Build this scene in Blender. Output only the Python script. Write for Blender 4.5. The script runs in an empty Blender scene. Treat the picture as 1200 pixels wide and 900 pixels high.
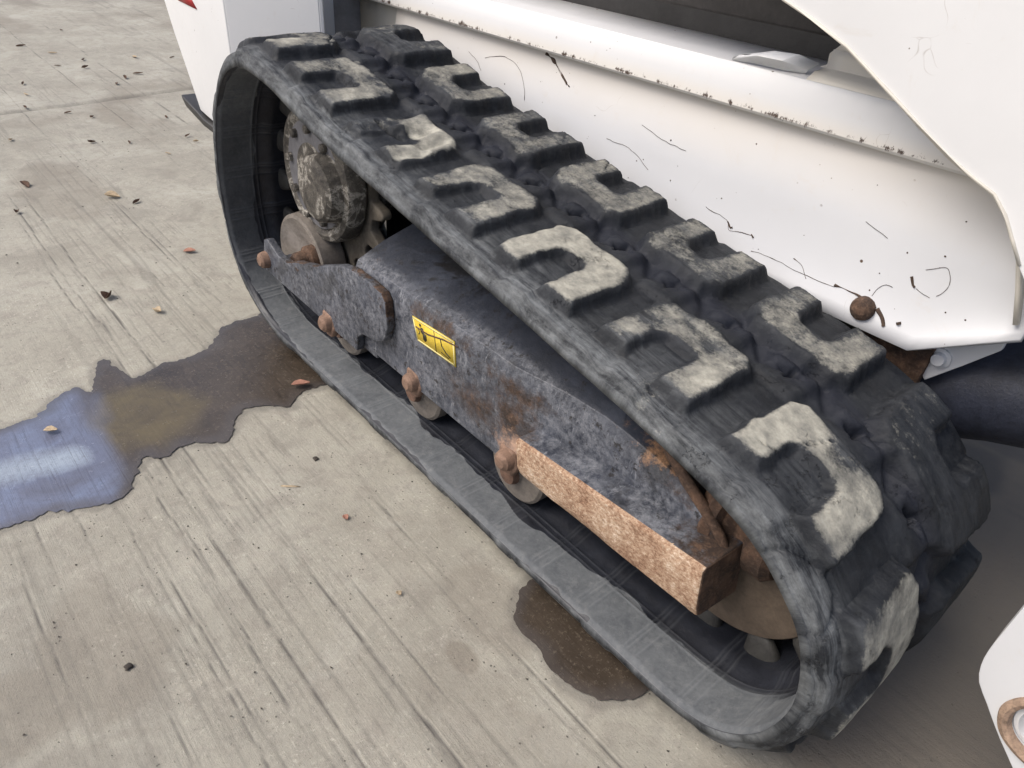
import bpy, bmesh, math, random
import numpy as np
from mathutils import Matrix, Vector

# ------------------------------------------------------------------ camera, sky, sun, exposure
S = 0.75                      # model units -> metres
G = -0.05                     # ground level in model units
def W(p): return (p[0]*S, p[1]*S, (p[2]-G)*S)
sc = bpy.context.scene
COL = sc.collection
cam_d = bpy.data.cameras.new('camera'); cam = bpy.data.objects.new('camera', cam_d); COL.objects.link(cam)
Rm = [[0.64958666, 0.47394899, -0.59448257], [0.75700906, -0.33065762, 0.56356262], [0.07052975, -0.81611144, -0.57357446]]
cp = W((0, -0.8649, 1.40))
cam.matrix_world = Matrix([[Rm[i][0], -Rm[i][1], -Rm[i][2], cp[i]] for i in range(3)] + [[0, 0, 0, 1]])
cam_d.sensor_width = 36; cam_d.lens = 845.27/1200*36
cam_d.clip_start = 0.02; cam_d.clip_end = 3000
sc.camera = cam

SUN_EL, SUN_AZ = math.radians(52), math.atan2(-0.88, -0.47)   # azimuth measured from +X
sd = Vector((math.cos(SUN_AZ)*math.cos(SUN_EL), math.sin(SUN_AZ)*math.cos(SUN_EL), math.sin(SUN_EL)))
world = bpy.data.worlds.new('World'); sc.world = world; world.use_nodes = True
wn = world.node_tree; bg = wn.nodes['Background']
sky = wn.nodes.new('ShaderNodeTexSky'); sky.sky_type = 'NISHITA'; sky.sun_disc = False
sky.sun_elevation = SUN_EL; sky.sun_rotation = math.atan2(sd.x, sd.y); sky.air_density = .8; sky.dust_density = 5.0
sky.ozone_density = .6
wn.links.new(sky.outputs[0], bg.inputs[0]); bg.inputs[1].default_value = 0.15
sl = bpy.data.lights.new('sun', 'SUN'); sl.energy = 1.8; sl.angle = math.radians(40); sl.color = (1.0, 0.985, 0.95)
so = bpy.data.objects.new('sun', sl); COL.objects.link(so)
so.rotation_euler = (-sd).to_track_quat('-Z', 'Y').to_euler(); so.location = (0, 0, 5)
sc.view_settings.view_transform = 'Standard'; sc.view_settings.look = 'None'
sc.view_settings.gamma = 1; sc.view_settings.exposure = 0.27; sc.view_settings.use_curve_mapping = False

# ------------------------------------------------------------------ numpy noise
def _h(ix, iy, iz, seed):
    n = (ix.astype(np.uint32)*np.uint32(374761393) ^ iy.astype(np.uint32)*np.uint32(668265263) ^ iz.astype(np.uint32)*np.uint32(2147483647 - 94906)
         ^ np.uint32((seed*1274126177) & 0xffffffff))
    n = (n ^ (n >> np.uint32(13)))*np.uint32(1274126177)
    n = (n ^ (n >> np.uint32(15)))*np.uint32(2246822519)
    n = n ^ (n >> np.uint32(16))
    return n.astype(np.float64)/4294967295.0
def vnoise(x, y, z=0.0, seed=1):
    x, y, z = np.broadcast_arrays(np.asarray(x, float), np.asarray(y, float), np.asarray(z, float))
    ix, iy, iz = np.floor(x), np.floor(y), np.floor(z)
    fx, fy, fz = x-ix, y-iy, z-iz
    fx, fy, fz = [t*t*(3-2*t) for t in (fx, fy, fz)]
    ix, iy, iz = [t.astype(np.int64) for t in (ix, iy, iz)]
    r = 0
    for a in (0, 1):
        for b in (0, 1):
            for c in (0, 1):
                r = r + _h(ix+a, iy+b, iz+c, seed)*(fx if a else 1-fx)*(fy if b else 1-fy)*(fz if c else 1-fz)
    return r*2-1
def fbm(x, y, z=0.0, o=4, seed=1):
    r, a, t = 0, 1.0, 0
    for i in range(o):
        f = 2.03**i
        r = r + a*vnoise(np.asarray(x)*f+i*7.3, np.asarray(y)*f+i*3.1, np.asarray(z)*f, seed+i*17); t += a; a *= .5
    return r/t
def sstep(e0, e1, x):
    t = np.clip((x-e0)/(e1-e0), 0, 1); return t*t*(3-2*t)

# ------------------------------------------------------------------ materials
class NT:
    def __init__(s, name):
        s.m = bpy.data.materials.new(name); s.m.use_nodes = True; s.t = s.m.node_tree; s.n = s.t.nodes
        s.b = s.n['Principled BSDF']
        tc = s.n.new('ShaderNodeTexCoord'); mp = s.n.new('ShaderNodeMapping'); mp.inputs['Scale'].default_value = (1/S,)*3
        s.l(tc.outputs['Object'], mp.inputs[0]); s.co = mp.outputs[0]
    def l(s, a, b): s.t.links.new(a, b)
    def map(s, scale=(1, 1, 1), rot=(0, 0, 0), loc=(0, 0, 0)):
        m = s.n.new('ShaderNodeMapping'); m.inputs['Scale'].default_value = scale; m.inputs['Rotation'].default_value = rot
        m.inputs['Location'].default_value = loc; s.l(s.co, m.inputs[0]); return m.outputs[0]
    def noise(s, scale, detail=6, rough=.6, dist=0, co=None, col=False):
        n = s.n.new('ShaderNodeTexNoise'); n.inputs['Scale'].default_value = scale; n.inputs['Detail'].default_value = detail
        n.inputs['Roughness'].default_value = rough; n.inputs['Distortion'].default_value = dist
        s.l(co or s.co, n.inputs['Vector']); return n.outputs[1 if col else 0]
    def vor(s, scale, feat='F1', co=None, rnd=1):
        n = s.n.new('ShaderNodeTexVoronoi'); n.inputs['Scale'].default_value = scale; n.feature = feat
        n.inputs['Randomness'].default_value = rnd
        s.l(co or s.co, n.inputs['Vector']); return n.outputs[0]
    def ramp(s, v, stops):
        r = s.n.new('ShaderNodeValToRGB'); e = r.color_ramp.elements
        while len(e) > 1: e.remove(e[-1])
        for i, (p, c) in enumerate(stops):
            k = e[0] if i == 0 else e.new(p)
            k.position = p; c = c if isinstance(c, tuple) else (c, c, c); k.color = (*c, 1)
        s.l(v, r.inputs[0]); return r.outputs[0]
    def mix(s, f, a, b, mode='MIX'):
        m = s.n.new('ShaderNodeMix'); m.data_type = 'RGBA'; m.blend_type = mode
        for i, v in ((0, f), (6, a), (7, b)):
            if hasattr(v, 'links'): s.l(v, m.inputs[i])
            elif i == 0: m.inputs[0].default_value = v
            else: m.inputs[i].default_value = (*v, 1)
        return m.outputs[2]
    def math(s, op, a, b=0.0, clamp=False):
        m = s.n.new('ShaderNodeMath'); m.operation = op; m.use_clamp = clamp
        for i, v in ((0, a), (1, b)):
            if hasattr(v, 'links'): s.l(v, m.inputs[i])
            else: m.inputs[i].default_value = v
        return m.outputs[0]
    def attr(s, name):
        a = s.n.new('ShaderNodeAttribute'); a.attribute_name = name; return a.outputs['Fac']
    def spot(s, c, r0, r1, sc=(1, 1, 1), warp=None):
        # soft ball mask round a point of the model, warped: 1 inside r0, 0 beyond r1
        v = s.n.new('ShaderNodeVectorMath'); v.operation = 'SUBTRACT'; v.inputs[1].default_value = c
        s.l(s.co, v.inputs[0])
        m = s.n.new('ShaderNodeVectorMath'); m.operation = 'MULTIPLY'; m.inputs[1].default_value = sc; s.l(v.outputs[0], m.inputs[0])
        d = s.n.new('ShaderNodeVectorMath'); d.operation = 'LENGTH'; s.l(m.outputs[0], d.inputs[0])
        x = d.outputs['Value']
        if warp is not None: x = s.math('ADD', x, warp)
        r = s.n.new('ShaderNodeMapRange'); r.inputs[1].default_value = r1; r.inputs[2].default_value = r0
        s.l(x, r.inputs[0]); return r.outputs[0]
    def out(s, color=None, rough=None, bump=None, bs=.3, bd=.002, metal=None, spec=None):
        for k, v in (('Base Color', color), ('Roughness', rough), ('Metallic', metal), ('Specular IOR Level', spec)):
            if v is None: continue
            if hasattr(v, 'links'): s.l(v, s.b.inputs[k])
            else: s.b.inputs[k].default_value = (*v, 1) if isinstance(v, tuple) else v
        if bump is not None:
            b = s.n.new('ShaderNodeBump'); b.inputs['Strength'].default_value = bs; b.inputs['Distance'].default_value = bd
            s.l(bump, b.inputs['Height']); s.l(b.outputs[0], s.b.inputs['Normal'])
        return s.m

def mat_rubber():
    t = NT('rubber')
    d = t.attr('dust'); sc_ = t.attr('scuff'); wv = t.attr('valley')
    n1 = t.noise(9, 8, .65, .4); n2 = t.noise(45, 8, .7); n3 = t.noise(170, 5, .7)
    cx = t.n.new('ShaderNodeCombineXYZ'); t.l(t.math('MULTIPLY', t.attr('su'), 9.0), cx.inputs[0]); t.l(t.math('MULTIPLY', t.attr('sv'), 70.0), cx.inputs[1])
    str_ = t.math('ADD', t.math('MULTIPLY', t.noise(1.0, 10, .74, .3, co=cx.outputs[0]), .62), t.math('MULTIPLY', t.noise(11, 8, .7, .2), .38))
    str2 = t.noise(30, 10, .85, .2, co=t.map((2.2, 1.0, 2.2), (.4, .2, -.9)))
    base = t.ramp(n1, [(.28, (.007, .008, .010)), (.5, (.014, .016, .020)), (.72, (.032, .035, .041))])
    base = t.mix(t.ramp(n2, [(.5, 0.0), (.75, .35)]), base, (.07, .075, .078))
    base = t.mix(wv, base, (.015, .017, .025))
    # pale scratches and chalky scuffing
    scr = t.math('MULTIPLY', t.ramp(str_, [(.42, .04), (.60, 1.0)]), t.ramp(n2, [(.25, .45), (.65, 1.0)]))
    scr2 = t.ramp(str2, [(.55, 0.0), (.68, .7)])
    sm = t.math('MAXIMUM', scr, scr2)
    c = t.mix(t.math('MULTIPLY', sm, t.math('ADD', t.math('MULTIPLY', sc_, 1.15), .06), True), base, (.165, .175, .18))
    # dried mud on the worn tops
    mud = t.ramp(t.noise(28, 7, .65), [(.25, (.13, .13, .12)), (.5, (.32, .31, .265)), (.78, (.56, .54, .455))])
    dm = t.math('ADD', d, t.math('MULTIPLY', t.math('SUBTRACT', t.math('ADD', t.math('MULTIPLY', n2, .6), t.math('MULTIPLY', n3, .4)), .5), 1.5))
    dm = t.ramp(dm, [(.30, 0.0), (.50, .45), (.80, .93)])
    c = t.mix(dm, c, mud)
    h = t.math('ADD', t.math('MULTIPLY', n2, .6), t.math('ADD', t.math('MULTIPLY', n3, .35), t.math('MULTIPLY', str_, .5)))
    wpn = t.noise(18, 5, .7, col=True)
    va = t.n.new('ShaderNodeVectorMath'); va.operation = 'MULTIPLY_ADD'; va.inputs[1].default_value = (.16,)*3; t.l(wpn, va.inputs[0]); t.l(t.co, va.inputs[2])
    crack = t.ramp(t.vor(17, 'DISTANCE_TO_EDGE', co=va.outputs[0]), [(0.0, 0.0), (.022, 1.0)])
    ck = t.math('MULTIPLY', t.math('SUBTRACT', 1.0, crack), t.ramp(t.noise(13, 4), [(.58, 0.0), (.63, .8)]))
    h = t.math('SUBTRACT', h, t.math('MULTIPLY', ck, 1.3))
    c = t.mix(t.math('MULTIPLY', ck, .8), c, (.008, .008, .009))
    r = t.ramp(n2, [(.3, .42), (.7, .80)])
    return t.out(c, r, h, .7, .003, None, .2)

def mat_rubber_inner():
    t = NT('rubber_inner')
    d = t.attr('dust')
    n1 = t.noise(14, 7, .65, .5); n2 = t.noise(80, 6, .7)
    base = t.ramp(n1, [(.3, (.010, .011, .015)), (.7, (.026, .029, .038))])
    du = t.ramp(n1, [(.25, (.058, .065, .074)), (.75, (.115, .124, .132))])
    du = t.mix(t.ramp(t.noise(30, 8, .8), [(.5, 0.0), (.66, .45)]), du, (.20, .205, .205))
    du = t.mix(t.ramp(n2, [(.4, 0.0), (.8, .5)]), du, (.17, .18, .185))
    c = t.mix(t.ramp(d, [(.35, 0.0), (.6, 1.0)]), base, du)
    li = t.attr('ribs')
    c = t.mix(t.math('MULTIPLY', li, t.mix(d, (.12, .12, .12), (.30, .30, .30))), c, (.18, .19, .20))
    rr = t.mix(d, (.33, .33, .33), (.75, .75, .75))
    return t.out(c, rr, t.math('ADD', n2, t.math('MULTIPLY', li, -.6)), .35, .003)

def rust_nodes(t, scale=30):
    n = t.noise(scale, 8, .7, .3); n2 = t.noise(scale*5, 5, .7)
    c = t.ramp(n, [(.25, (.022, .014, .011)), (.45, (.055, .032, .021)), (.6, (.115, .065, .040)), (.8, (.24, .155, .10))])
    return t.mix(t.ramp(n2, [(.5, 0.0), (.85, .5)]), c, (.30, .20, .14)), n2

def mat_frame(name='painted_steel', rust=.5, dark=1.0, spots=(), bright=()):
    t = NT(name)
    n1 = t.noise(7, 8, .7, .2); n2 = t.noise(60, 8, .75); n3 = t.noise(200, 4, .7); fine = t.noise(48, 10, .82, .0)
    xyz = t.n.new('ShaderNodeSeparateXYZ'); t.l(t.co, xyz.inputs[0])
    near = t.ramp(t.math('MULTIPLY', xyz.outputs[1], -1.0), [(.165, 0.0), (.185, 1.0)])
    pa = t.ramp(n1, [(.25, tuple(v*dark for v in (.012, .015, .022))), (.5, tuple(v*dark for v in (.026, .031, .045))), (.75, tuple(v*dark for v in (.07, .080, .105)))])
    worn = t.math('MULTIPLY', t.ramp(fine, [(.40, 0.0), (.66, 1.0)]), t.ramp(t.noise(8, 8, .75, .3), [(.36, .25), (.60, 1.0)]))
    worn = t.math('MAXIMUM', worn, t.math('MULTIPLY', t.ramp(t.noise(16, 10, .8, .2, co=t.map((3.0, 1, .7), (0, .55, 0))), [(.56, 0.0), (.62, .8)]), near))
    pa = t.mix(t.math('MULTIPLY', worn, t.math('ADD', .08, t.math('MULTIPLY', near, .92), True)), pa, (.25*dark, .26*dark, .285*dark))
    pa = t.mix(t.math('MULTIPLY', t.ramp(t.noise(70, 6, .8), [(.62, 0.0), (.70, .6)]), near), pa, (.36, .36, .37))
    sp = t.math('MAXIMUM', t.ramp(t.noise(30, 7, .75), [(.60, 0.0), (.63, .9)]), t.ramp(t.noise(9, 9, .75), [(.63, 0.0), (.65, .9)]))
    pa = t.mix(sp, pa, (.018, .016, .016))
    ru, rn = rust_nodes(t, 26); ru = t.mix(t.ramp(t.noise(33, 7, .75), [(.42, .15), (.56, .85)]), ru, (.022, .015, .012))
    mask = t.ramp(t.noise(5.2, 9, .72, .5), [(rust, 0.0), (rust+.05, 1.0)])
    wv = t.math('MULTIPLY', t.math('SUBTRACT', t.noise(18, 9, .8), .5), .30)
    for c_, r0, r1, sc_ in spots: mask = t.math('MAXIMUM', mask, t.spot(c_, r0, r1, sc_, wv))
    rm2 = t.ramp(t.noise(3.1, 8, .7, .3), [(.53, 0.0), (.57, .85)])
    pa = t.mix(t.math('MULTIPLY', rm2, t.math('SUBTRACT', 1.0, t.math('MULTIPLY', near, .45))), pa, (.012, .011, .011))
    c = t.mix(mask, pa, ru)
    for c_, r0, r1, sc_, colr in bright: c = t.mix(t.spot(c_, r0, r1, sc_, wv), c, colr)
    h = t.math('ADD', t.math('MULTIPLY', n2, .5), t.math('ADD', t.math('MULTIPLY', n3, .3), t.math('MULTIPLY', mask, .45)))
    ro = t.mix(mask, t.ramp(n2, [(.3, .34), (.7, .62)]), (.85, .85, .85))
    return t.out(c, ro, h, .6, .003)

def mat_rust(name='rusty_steel', bright=0.0, grain=False):
    t = NT(name)
    c, n2 = rust_nodes(t, 22)
    g = None
    if bright:
        st = t.math('ADD', t.math('MULTIPLY', t.noise(130, 10, .85, .1, co=t.map((.8, 1.0, 1.3))), .7), t.math('MULTIPLY', t.noise(9, 6, .7), .3))
        c2 = t.ramp(st, [(.36, (.07, .035, .02)), (.45, (.27, .15, .09)), (.53, (.50, .35, .235)), (.62, (.80, .70, .58))])
        c = t.mix(bright, c, c2); g = st
        pit = t.ramp(t.vor(30, 'F1'), [(.0, 1.0), (.13, 0.0)]); 
        c = t.mix(t.math('MULTIPLY', pit, t.ramp(t.noise(6, 3), [(.5, 0.0), (.6, .8)])), c, (.045, .025, .018))
        ck = t.math('MAXIMUM', t.spot((-.655, .035, .315), .0, .03, (3.4, 0, 1)), t.spot((-.600, .035, .30), .0, .03, (3.0, 0, .8)))
    h = t.math('ADD', n2, g if g is not None else t.noise(50, 6, .7))
    return t.out(c, .85, h, .9, .003)

def mat_plain(name, col, rough=.5, nsc=30, var=.25, bump=.2, metal=0.0, spec=None):
    t = NT(name); n = t.noise(nsc, 7, .7, .4); n2 = t.noise(nsc*6, 4, .7)
    lo = tuple(max(0, v*(1-var)) for v in col); hi = tuple(v*(1+var) for v in col)
    c = t.ramp(t.math('ADD', t.math('MULTIPLY', n, .75), t.math('MULTIPLY', n2, .25)), [(.32, lo), (.68, hi)])
    return t.out(c, rough, n2, bump, .002, metal, spec)

def mat_white(name, col=(.66, .66, .65), chips=True, feats=(), chipz=None, warm_bounce=False):
    t = NT(name)
    n = t.noise(3.5, 6, .6); n2 = t.noise(40, 6, .65)
    c = t.ramp(n, [(.3, tuple(v*.95 for v in col)), (.7, col)])
    c = t.mix(t.ramp(t.noise(9, 8, .75, 1.0), [(.58, 0.0), (.75, .28)]), c, (.56, .50, .42))
    if chips:
        p = t.ramp(t.vor(16), [(.045, 1.0), (.062, 0.0)])
        p = t.math('MULTIPLY', p, t.ramp(t.noise(11, 2), [(.52, 0.0), (.56, 1.0)]))
        p2 = t.ramp(t.vor(47), [(.05, 1.0), (.075, 0.0)])
        p2 = t.math('MULTIPLY', p2, t.ramp(t.noise(6, 3), [(.55, 0.0), (.6, .8)]))
        c = t.mix(t.math('MAXIMUM', p, p2), c, (.10, .065, .045))
        # hairline scratches
        v = t.vor(3.2, 'DISTANCE_TO_EDGE', co=None); cu = t.noise(3, 3, .5, col=True)
        m = t.n.new('ShaderNodeVectorMath'); m.operation = 'ADD'; t.l(t.co, m.inputs[0]); t.l(cu, m.inputs[1])
        v = t.vor(4.0, 'DISTANCE_TO_EDGE', co=m.outputs[0])
        k = t.math('MULTIPLY', t.ramp(v, [(.0, 1.0), (.006, 0.0)]), t.ramp(t.noise(7, 4), [(.60, 0.0), (.66, .45)]))
        c = t.mix(k, c, (.25, .20, .16))
    if warm_bounce:  # warm bounced light under the flange, painted in as tan
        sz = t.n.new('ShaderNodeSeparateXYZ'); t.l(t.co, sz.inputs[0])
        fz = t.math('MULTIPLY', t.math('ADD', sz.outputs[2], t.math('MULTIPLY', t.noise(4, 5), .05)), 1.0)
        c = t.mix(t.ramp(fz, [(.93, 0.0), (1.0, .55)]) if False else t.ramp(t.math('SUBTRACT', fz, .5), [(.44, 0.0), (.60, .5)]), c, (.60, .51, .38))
    for a_ in feats:
        kind, cc, r0, r1, sc_ = a_
        w_ = t.math('MULTIPLY', t.math('SUBTRACT', t.noise(70, 6, .75), .5), .024)
        c = t.mix(t.math('MULTIPLY', t.spot(cc, r1*.6, r1*.95, sc_, w_), .9), c, (.085, .045, .028) if kind == 'rust' else (.16, .12, .09))
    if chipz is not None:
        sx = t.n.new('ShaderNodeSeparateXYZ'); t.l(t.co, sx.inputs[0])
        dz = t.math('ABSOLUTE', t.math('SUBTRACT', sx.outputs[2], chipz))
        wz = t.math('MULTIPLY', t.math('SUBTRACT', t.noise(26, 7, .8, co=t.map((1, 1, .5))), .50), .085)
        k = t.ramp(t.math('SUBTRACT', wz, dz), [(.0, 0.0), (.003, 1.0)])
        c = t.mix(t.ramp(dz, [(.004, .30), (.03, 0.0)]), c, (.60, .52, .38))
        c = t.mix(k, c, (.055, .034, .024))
    r = t.ramp(n2, [(.3, .32), (.7, .52)])
    return t.out(c, r, n2, .08, .002)

def mat_concrete():
    t = NT('concrete')
    st = t.attr('stain_shade'); gr = t.attr('groove')
    n1 = t.noise(1.6, 7, .6, .4); n2 = t.noise(22, 8, .75); n3 = t.noise(150, 6, .75); n4 = t.noise(5, 6, .65, .8)
    c = t.ramp(n1, [(.3, (.278, .262, .218)), (.5, (.332, .316, .265)), (.7, (.385, .370, .315))])
    c = t.mix(t.ramp(n4, [(.5, 0.0), (.7, .5)]), c, (.40, .375, .315))
    c = t.mix(t.ramp(t.noise(12, 7, .7, .5), [(.50, 0.0), (.64, .55)]), c, (.255, .235, .20))
    c = t.mix(t.ramp(n2, [(.30, .65), (.50, 0.0)]), c, (.215, .20, .175))
    fl = t.ramp(t.noise(75, 9, .85, .3), [(.54, 0.0), (.64, .8)])
    c = t.mix(t.math('MULTIPLY', fl, t.ramp(t.noise(4, 5, .7), [(.40, .15), (.60, 1.0)])), c, (.56, .53, .45))
    c = t.mix(t.ramp(t.noise(95, 8, .82), [(.33, .85), (.43, 0.0)]), c, (.15, .135, .11))
    pits = t.math('MULTIPLY', t.ramp(t.vor(60), [(.10, 1.0), (.17, 0.0)]), t.ramp(t.noise(14, 3), [(.55, 0.0), (.6, .8)]))
    c = t.mix(pits, c, (.10, .09, .075))
    ln = t.noise(1.0, 8, .8, .0, co=t.map((3.5, 230, 1)))
    c = t.mix(t.math('MULTIPLY', t.ramp(ln, [(.36, .6), (.43, 0.0)]), t.ramp(t.noise(2.2, 5, .6, co=t.map((1, 2.6, 1))), [(.50, .0), (.62, 1.0)])), c, (.15, .138, .115))
    bl = t.noise(2.6, 8, .68, .3)
    c = t.mix(t.ramp(bl, [(.55, 0.0), (.62, .40)]), c, (.215, .20, .17))
    c = t.mix(t.ramp(bl, [(.36, .38), (.44, 0.0)]), c, (.45, .435, .375))
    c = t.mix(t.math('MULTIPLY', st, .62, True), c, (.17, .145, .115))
    c = t.mix(gr, c, (.105, .098, .088))
    h = t.math('ADD', t.math('MULTIPLY', n2, .7), t.math('ADD', t.math('MULTIPLY', n3, .7), t.math('MULTIPLY', ln, .5)))
    h = t.math('SUBTRACT', h, pits)
    return t.out(c, .88, h, .7, .0035)

def mat_puddle():
    t = NT('wet_concrete_film')
    oil_sky = t.attr('oil_sky'); ol = t.attr('olive')
    n1 = t.noise(9, 8, .7, .6); n2 = t.noise(110, 6, .75); n3 = t.noise(4, 5, .6, 1.4)
    c = t.ramp(n1, [(.3, (.034, .026, .019)), (.7, (.072, .056, .042))])
    c = t.mix(t.ramp(n2, [(.54, 0.0), (.70, .6)]), c, (.20, .165, .125))
    c = t.mix(t.ramp(t.noise(1.0, 7, .8, .0, co=t.map((3.0, 110, 1))), [(.3, .8), (.46, 0.0)]), c, (.018, .015, .012))
    c = t.mix(t.math('MULTIPLY', ol, t.ramp(n1, [(.3, .25), (.6, .75)])), c, (.125, .098, .045))
    oc = t.ramp(n3, [(.30, (.095, .098, .125)), (.50, (.125, .140, .20)), (.72, (.16, .195, .29))])  # blue sky reflection painted into the colour of the oily part
    oc = t.mix(t.ramp(t.math('ADD', t.attr('sky_streak'), t.math('MULTIPLY', t.math('SUBTRACT', n3, .5), .9)), [(.35, 0.0), (1.0, 1.0)]), oc, (.34, .40, .46))  # bright streak of reflected sky, painted on top
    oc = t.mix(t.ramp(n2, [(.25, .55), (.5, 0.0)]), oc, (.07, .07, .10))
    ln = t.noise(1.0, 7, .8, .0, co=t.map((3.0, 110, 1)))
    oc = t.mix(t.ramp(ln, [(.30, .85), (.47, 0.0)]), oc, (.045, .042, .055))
    c = t.mix(oil_sky, c, oc)
    c = t.mix(t.math('MULTIPLY', t.attr('rim'), .6), c, (.075, .068, .066))
    h = t.math('ADD', t.math('MULTIPLY', ln, .8), t.math('MULTIPLY', n2, .35))
    t.b.inputs['IOR'].default_value = 1.5
    return t.out(c, t.ramp(t.noise(30, 5), [(.3, .12), (.7, .30)]), h, .35, .003, None, .65)

BX, BY, BZ = 1.2, -.3, .05   # material space is relative to the loader's base
def L_(p): return (p[0]+BX, p[1]+BY, p[2]+BZ)
M = {}
M['rubber'] = mat_rubber(); M['inner'] = mat_rubber_inner()
M['frame'] = mat_frame('painted_frame_steel', .66, 1.0,
    spots=[(L_((-1.12, .08, .30)), .0, .11, (.7, .3, 1.5)), (L_((-1.0, .08, .42)), .01, .08, (.6, .3, 2.)), (L_((-.98, .08, .33)), .02, .1, (1., .3, 1.)),
           (L_((-.47, .13, .47)), .02, .08, (.6, .5, 1)), (L_((-.42, .1, .40)), .03, .08, (1, .5, 1)), (L_((-1.28, .08, .45)), .0, .06, (.4, .5, 2))],
    bright=[(L_((-.96, .08, .25)), .0, .07, (1, .3, 1), (.50, .33, .24)), (L_((-.58, .13, .50)), .0, .05, (.5, .5, 1), (.42, .24, .13))])
M['plate'] = mat_frame('scraped_plate_steel', .62, 1.0)
M['plate_edge'] = mat_frame('scraped_plate_edge', .50, .8)
M['rust'] = mat_rust(); M['rust_bright'] = mat_rust('bright_surface_rust', .9)
M['rust_bolt'] = mat_plain('rusty_bolt_steel', (.20, .125, .088), .8, 50, .45, .6)
M['weld'] = mat_plain('rust_stained_weld', (.30, .21, .15), .8, 45, .65, .7)
M['rust_edge'] = mat_plain('rust_worn_edge', (.115, .066, .045), .85, 40, .5, .6)
M['roller'] = mat_plain('roller_steel', (.175, .155, .135), .55, 30, .4, .4, .2)
M['tooth'] = mat_plain('dusty_sprocket_steel', (.13, .112, .088), .75, 24, .5, .5)
M['tan'] = mat_plain('clay_coated_steel', (.115, .087, .063), .8, 24, .35, .5)
M['mud'] = None
FE = ()
M['white'] = mat_white('white_paint', (.635, .645, .66), feats=FE, warm_bounce=True)
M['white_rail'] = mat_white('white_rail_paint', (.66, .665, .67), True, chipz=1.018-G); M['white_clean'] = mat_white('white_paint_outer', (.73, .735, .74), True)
M['cream'] = mat_white('aged_white_paint', (.62, .59, .52), True)
M['grey'] = mat_plain('grey_paint', (.19, .19, .20), .45, 10, .3, .2)
M['black'] = mat_plain('black_plastic', (.022, .021, .021), .45, 14, .5, .3)
M['dgrey'] = mat_plain('dusty_dark_cover', (.060, .055, .052), .6, 12, .4, .4)
M['hose'] = mat_plain('dark_rubber_sleeve', (.026, .030, .045), .5, 20, .5, .5)
M['yellow'] = mat_plain('yellow_label', (.66, .48, .05), .5, 40, .2, .2)
M['yellow_pale'] = mat_plain('worn_label_edge', (.75, .66, .28), .6, 40, .15, .2)
M['print'] = mat_plain('black_print', (.035, .032, .015), .6, 40, .3, .1)
M['print_dirt'] = mat_plain('dark_dirt', (.060, .038, .026), .9, 60, .5, .4)
M['red'] = mat_plain('red_decal', (.42, .03, .03), .4, 20, .2, .1)
M['concrete'] = mat_concrete(); M['puddle'] = mat_puddle()
M['leaf'] = mat_plain('dry_leaf', (.085, .045, .026), .8, 60, .5, .5)
M['leaf_pale'] = mat_plain('pale_dry_leaf', (.42, .33, .22), .8, 60, .4, .5)
M['leaf_pink'] = mat_plain('pinkish_dry_leaf', (.34, .17, .12), .8, 60, .4, .5)
M['grit'] = mat_plain('dark_grit', (.05, .042, .035), .9, 60, .5, .5)
def mat_mud():
    t = NT('greasy_mud'); n1 = t.noise(13, 9, .72, .5); n2 = t.noise(70, 8, .8, .2)
    c = t.ramp(n1, [(.30, (.012, .010, .009)), (.44, (.045, .040, .034)), (.54, (.10, .09, .075)), (.585, (.38, .36, .32)), (.62, (.09, .08, .065)), (.75, (.045, .038, .03))])
    c = t.mix(t.ramp(n2, [(.55, 0.0), (.7, .6)]), c, (.30, .28, .24))
    return t.out(c, t.ramp(n2, [(.3, .28), (.6, .8)]), t.math('ADD', n1, n2), .8, .005)
M['mud'] = mat_mud()
M['pale_face'] = mat_plain('dusty_pale_steel', (.36, .32, .28), .7, 14, .45, .5)
M['hubgrey'] = mat_plain('grey_worn_disc', (.115, .115, .125), .6, 18, .4, .5)

# ------------------------------------------------------------------ object helpers
BASE = Vector(W((-1.2, .3, G)))
loader = bpy.data.objects.new('track_loader', None); COL.objects.link(loader); loader.location = BASE
loader['label'] = 'white compact track loader with cracked black rubber track and rusty undercarriage standing on concrete'
loader['category'] = 'track loader'
def link(me, name, mat, parent=loader, smooth=True, label=None):
    o = bpy.data.objects.new(name, me); COL.objects.link(o)
    mats = mat if isinstance(mat, (list, tuple)) else [mat]
    for m in mats: me.materials.append(M[m] if isinstance(m, str) else m)
    if smooth: me.shade_smooth()
    if parent is not None: o.parent = parent
    if label: o['label'] = label
    return o
def conv(P, base=True):
    P = np.asarray(P, float).copy(); P[:, 2] -= G; P *= S
    if base: P -= np.array(BASE)
    return P
def mesh_np(name, P, F, base=True):
    me = bpy.data.meshes.new(name); P = conv(P, base); F = np.asarray(F)
    me.vertices.add(len(P)); me.vertices.foreach_set('co', P.ravel().astype(np.float32))
    k = F.shape[1]
    me.loops.add(F.size); me.loops.foreach_set('vertex_index', F.ravel().astype(np.int32))
    me.polygons.add(len(F)); me.polygons.foreach_set('loop_start', np.arange(0, F.size, k, dtype=np.int32))
    me.update(calc_edges=True); return me
def addattr(me, name, v):
    a = me.attributes.new(name, 'FLOAT', 'POINT'); a.data.foreach_set('value', np.asarray(v, np.float32))
def bevel(o, w, seg=3, ang=30):
    m = o.modifiers.new('bevel', 'BEVEL'); m.width = w*S; m.segments = seg; m.limit_method = 'ANGLE'; m.angle_limit = math.radians(ang)
    m.harden_normals = False
    return o
def smooth_by_angle(me, ang=35):
    bm = bmesh.new(); bm.from_mesh(me)
    for e in bm.edges:
        if len(e.link_faces) == 2 and e.calc_face_angle(0) > math.radians(ang): e.smooth = False
    bm.to_mesh(me); bm.free()
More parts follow.
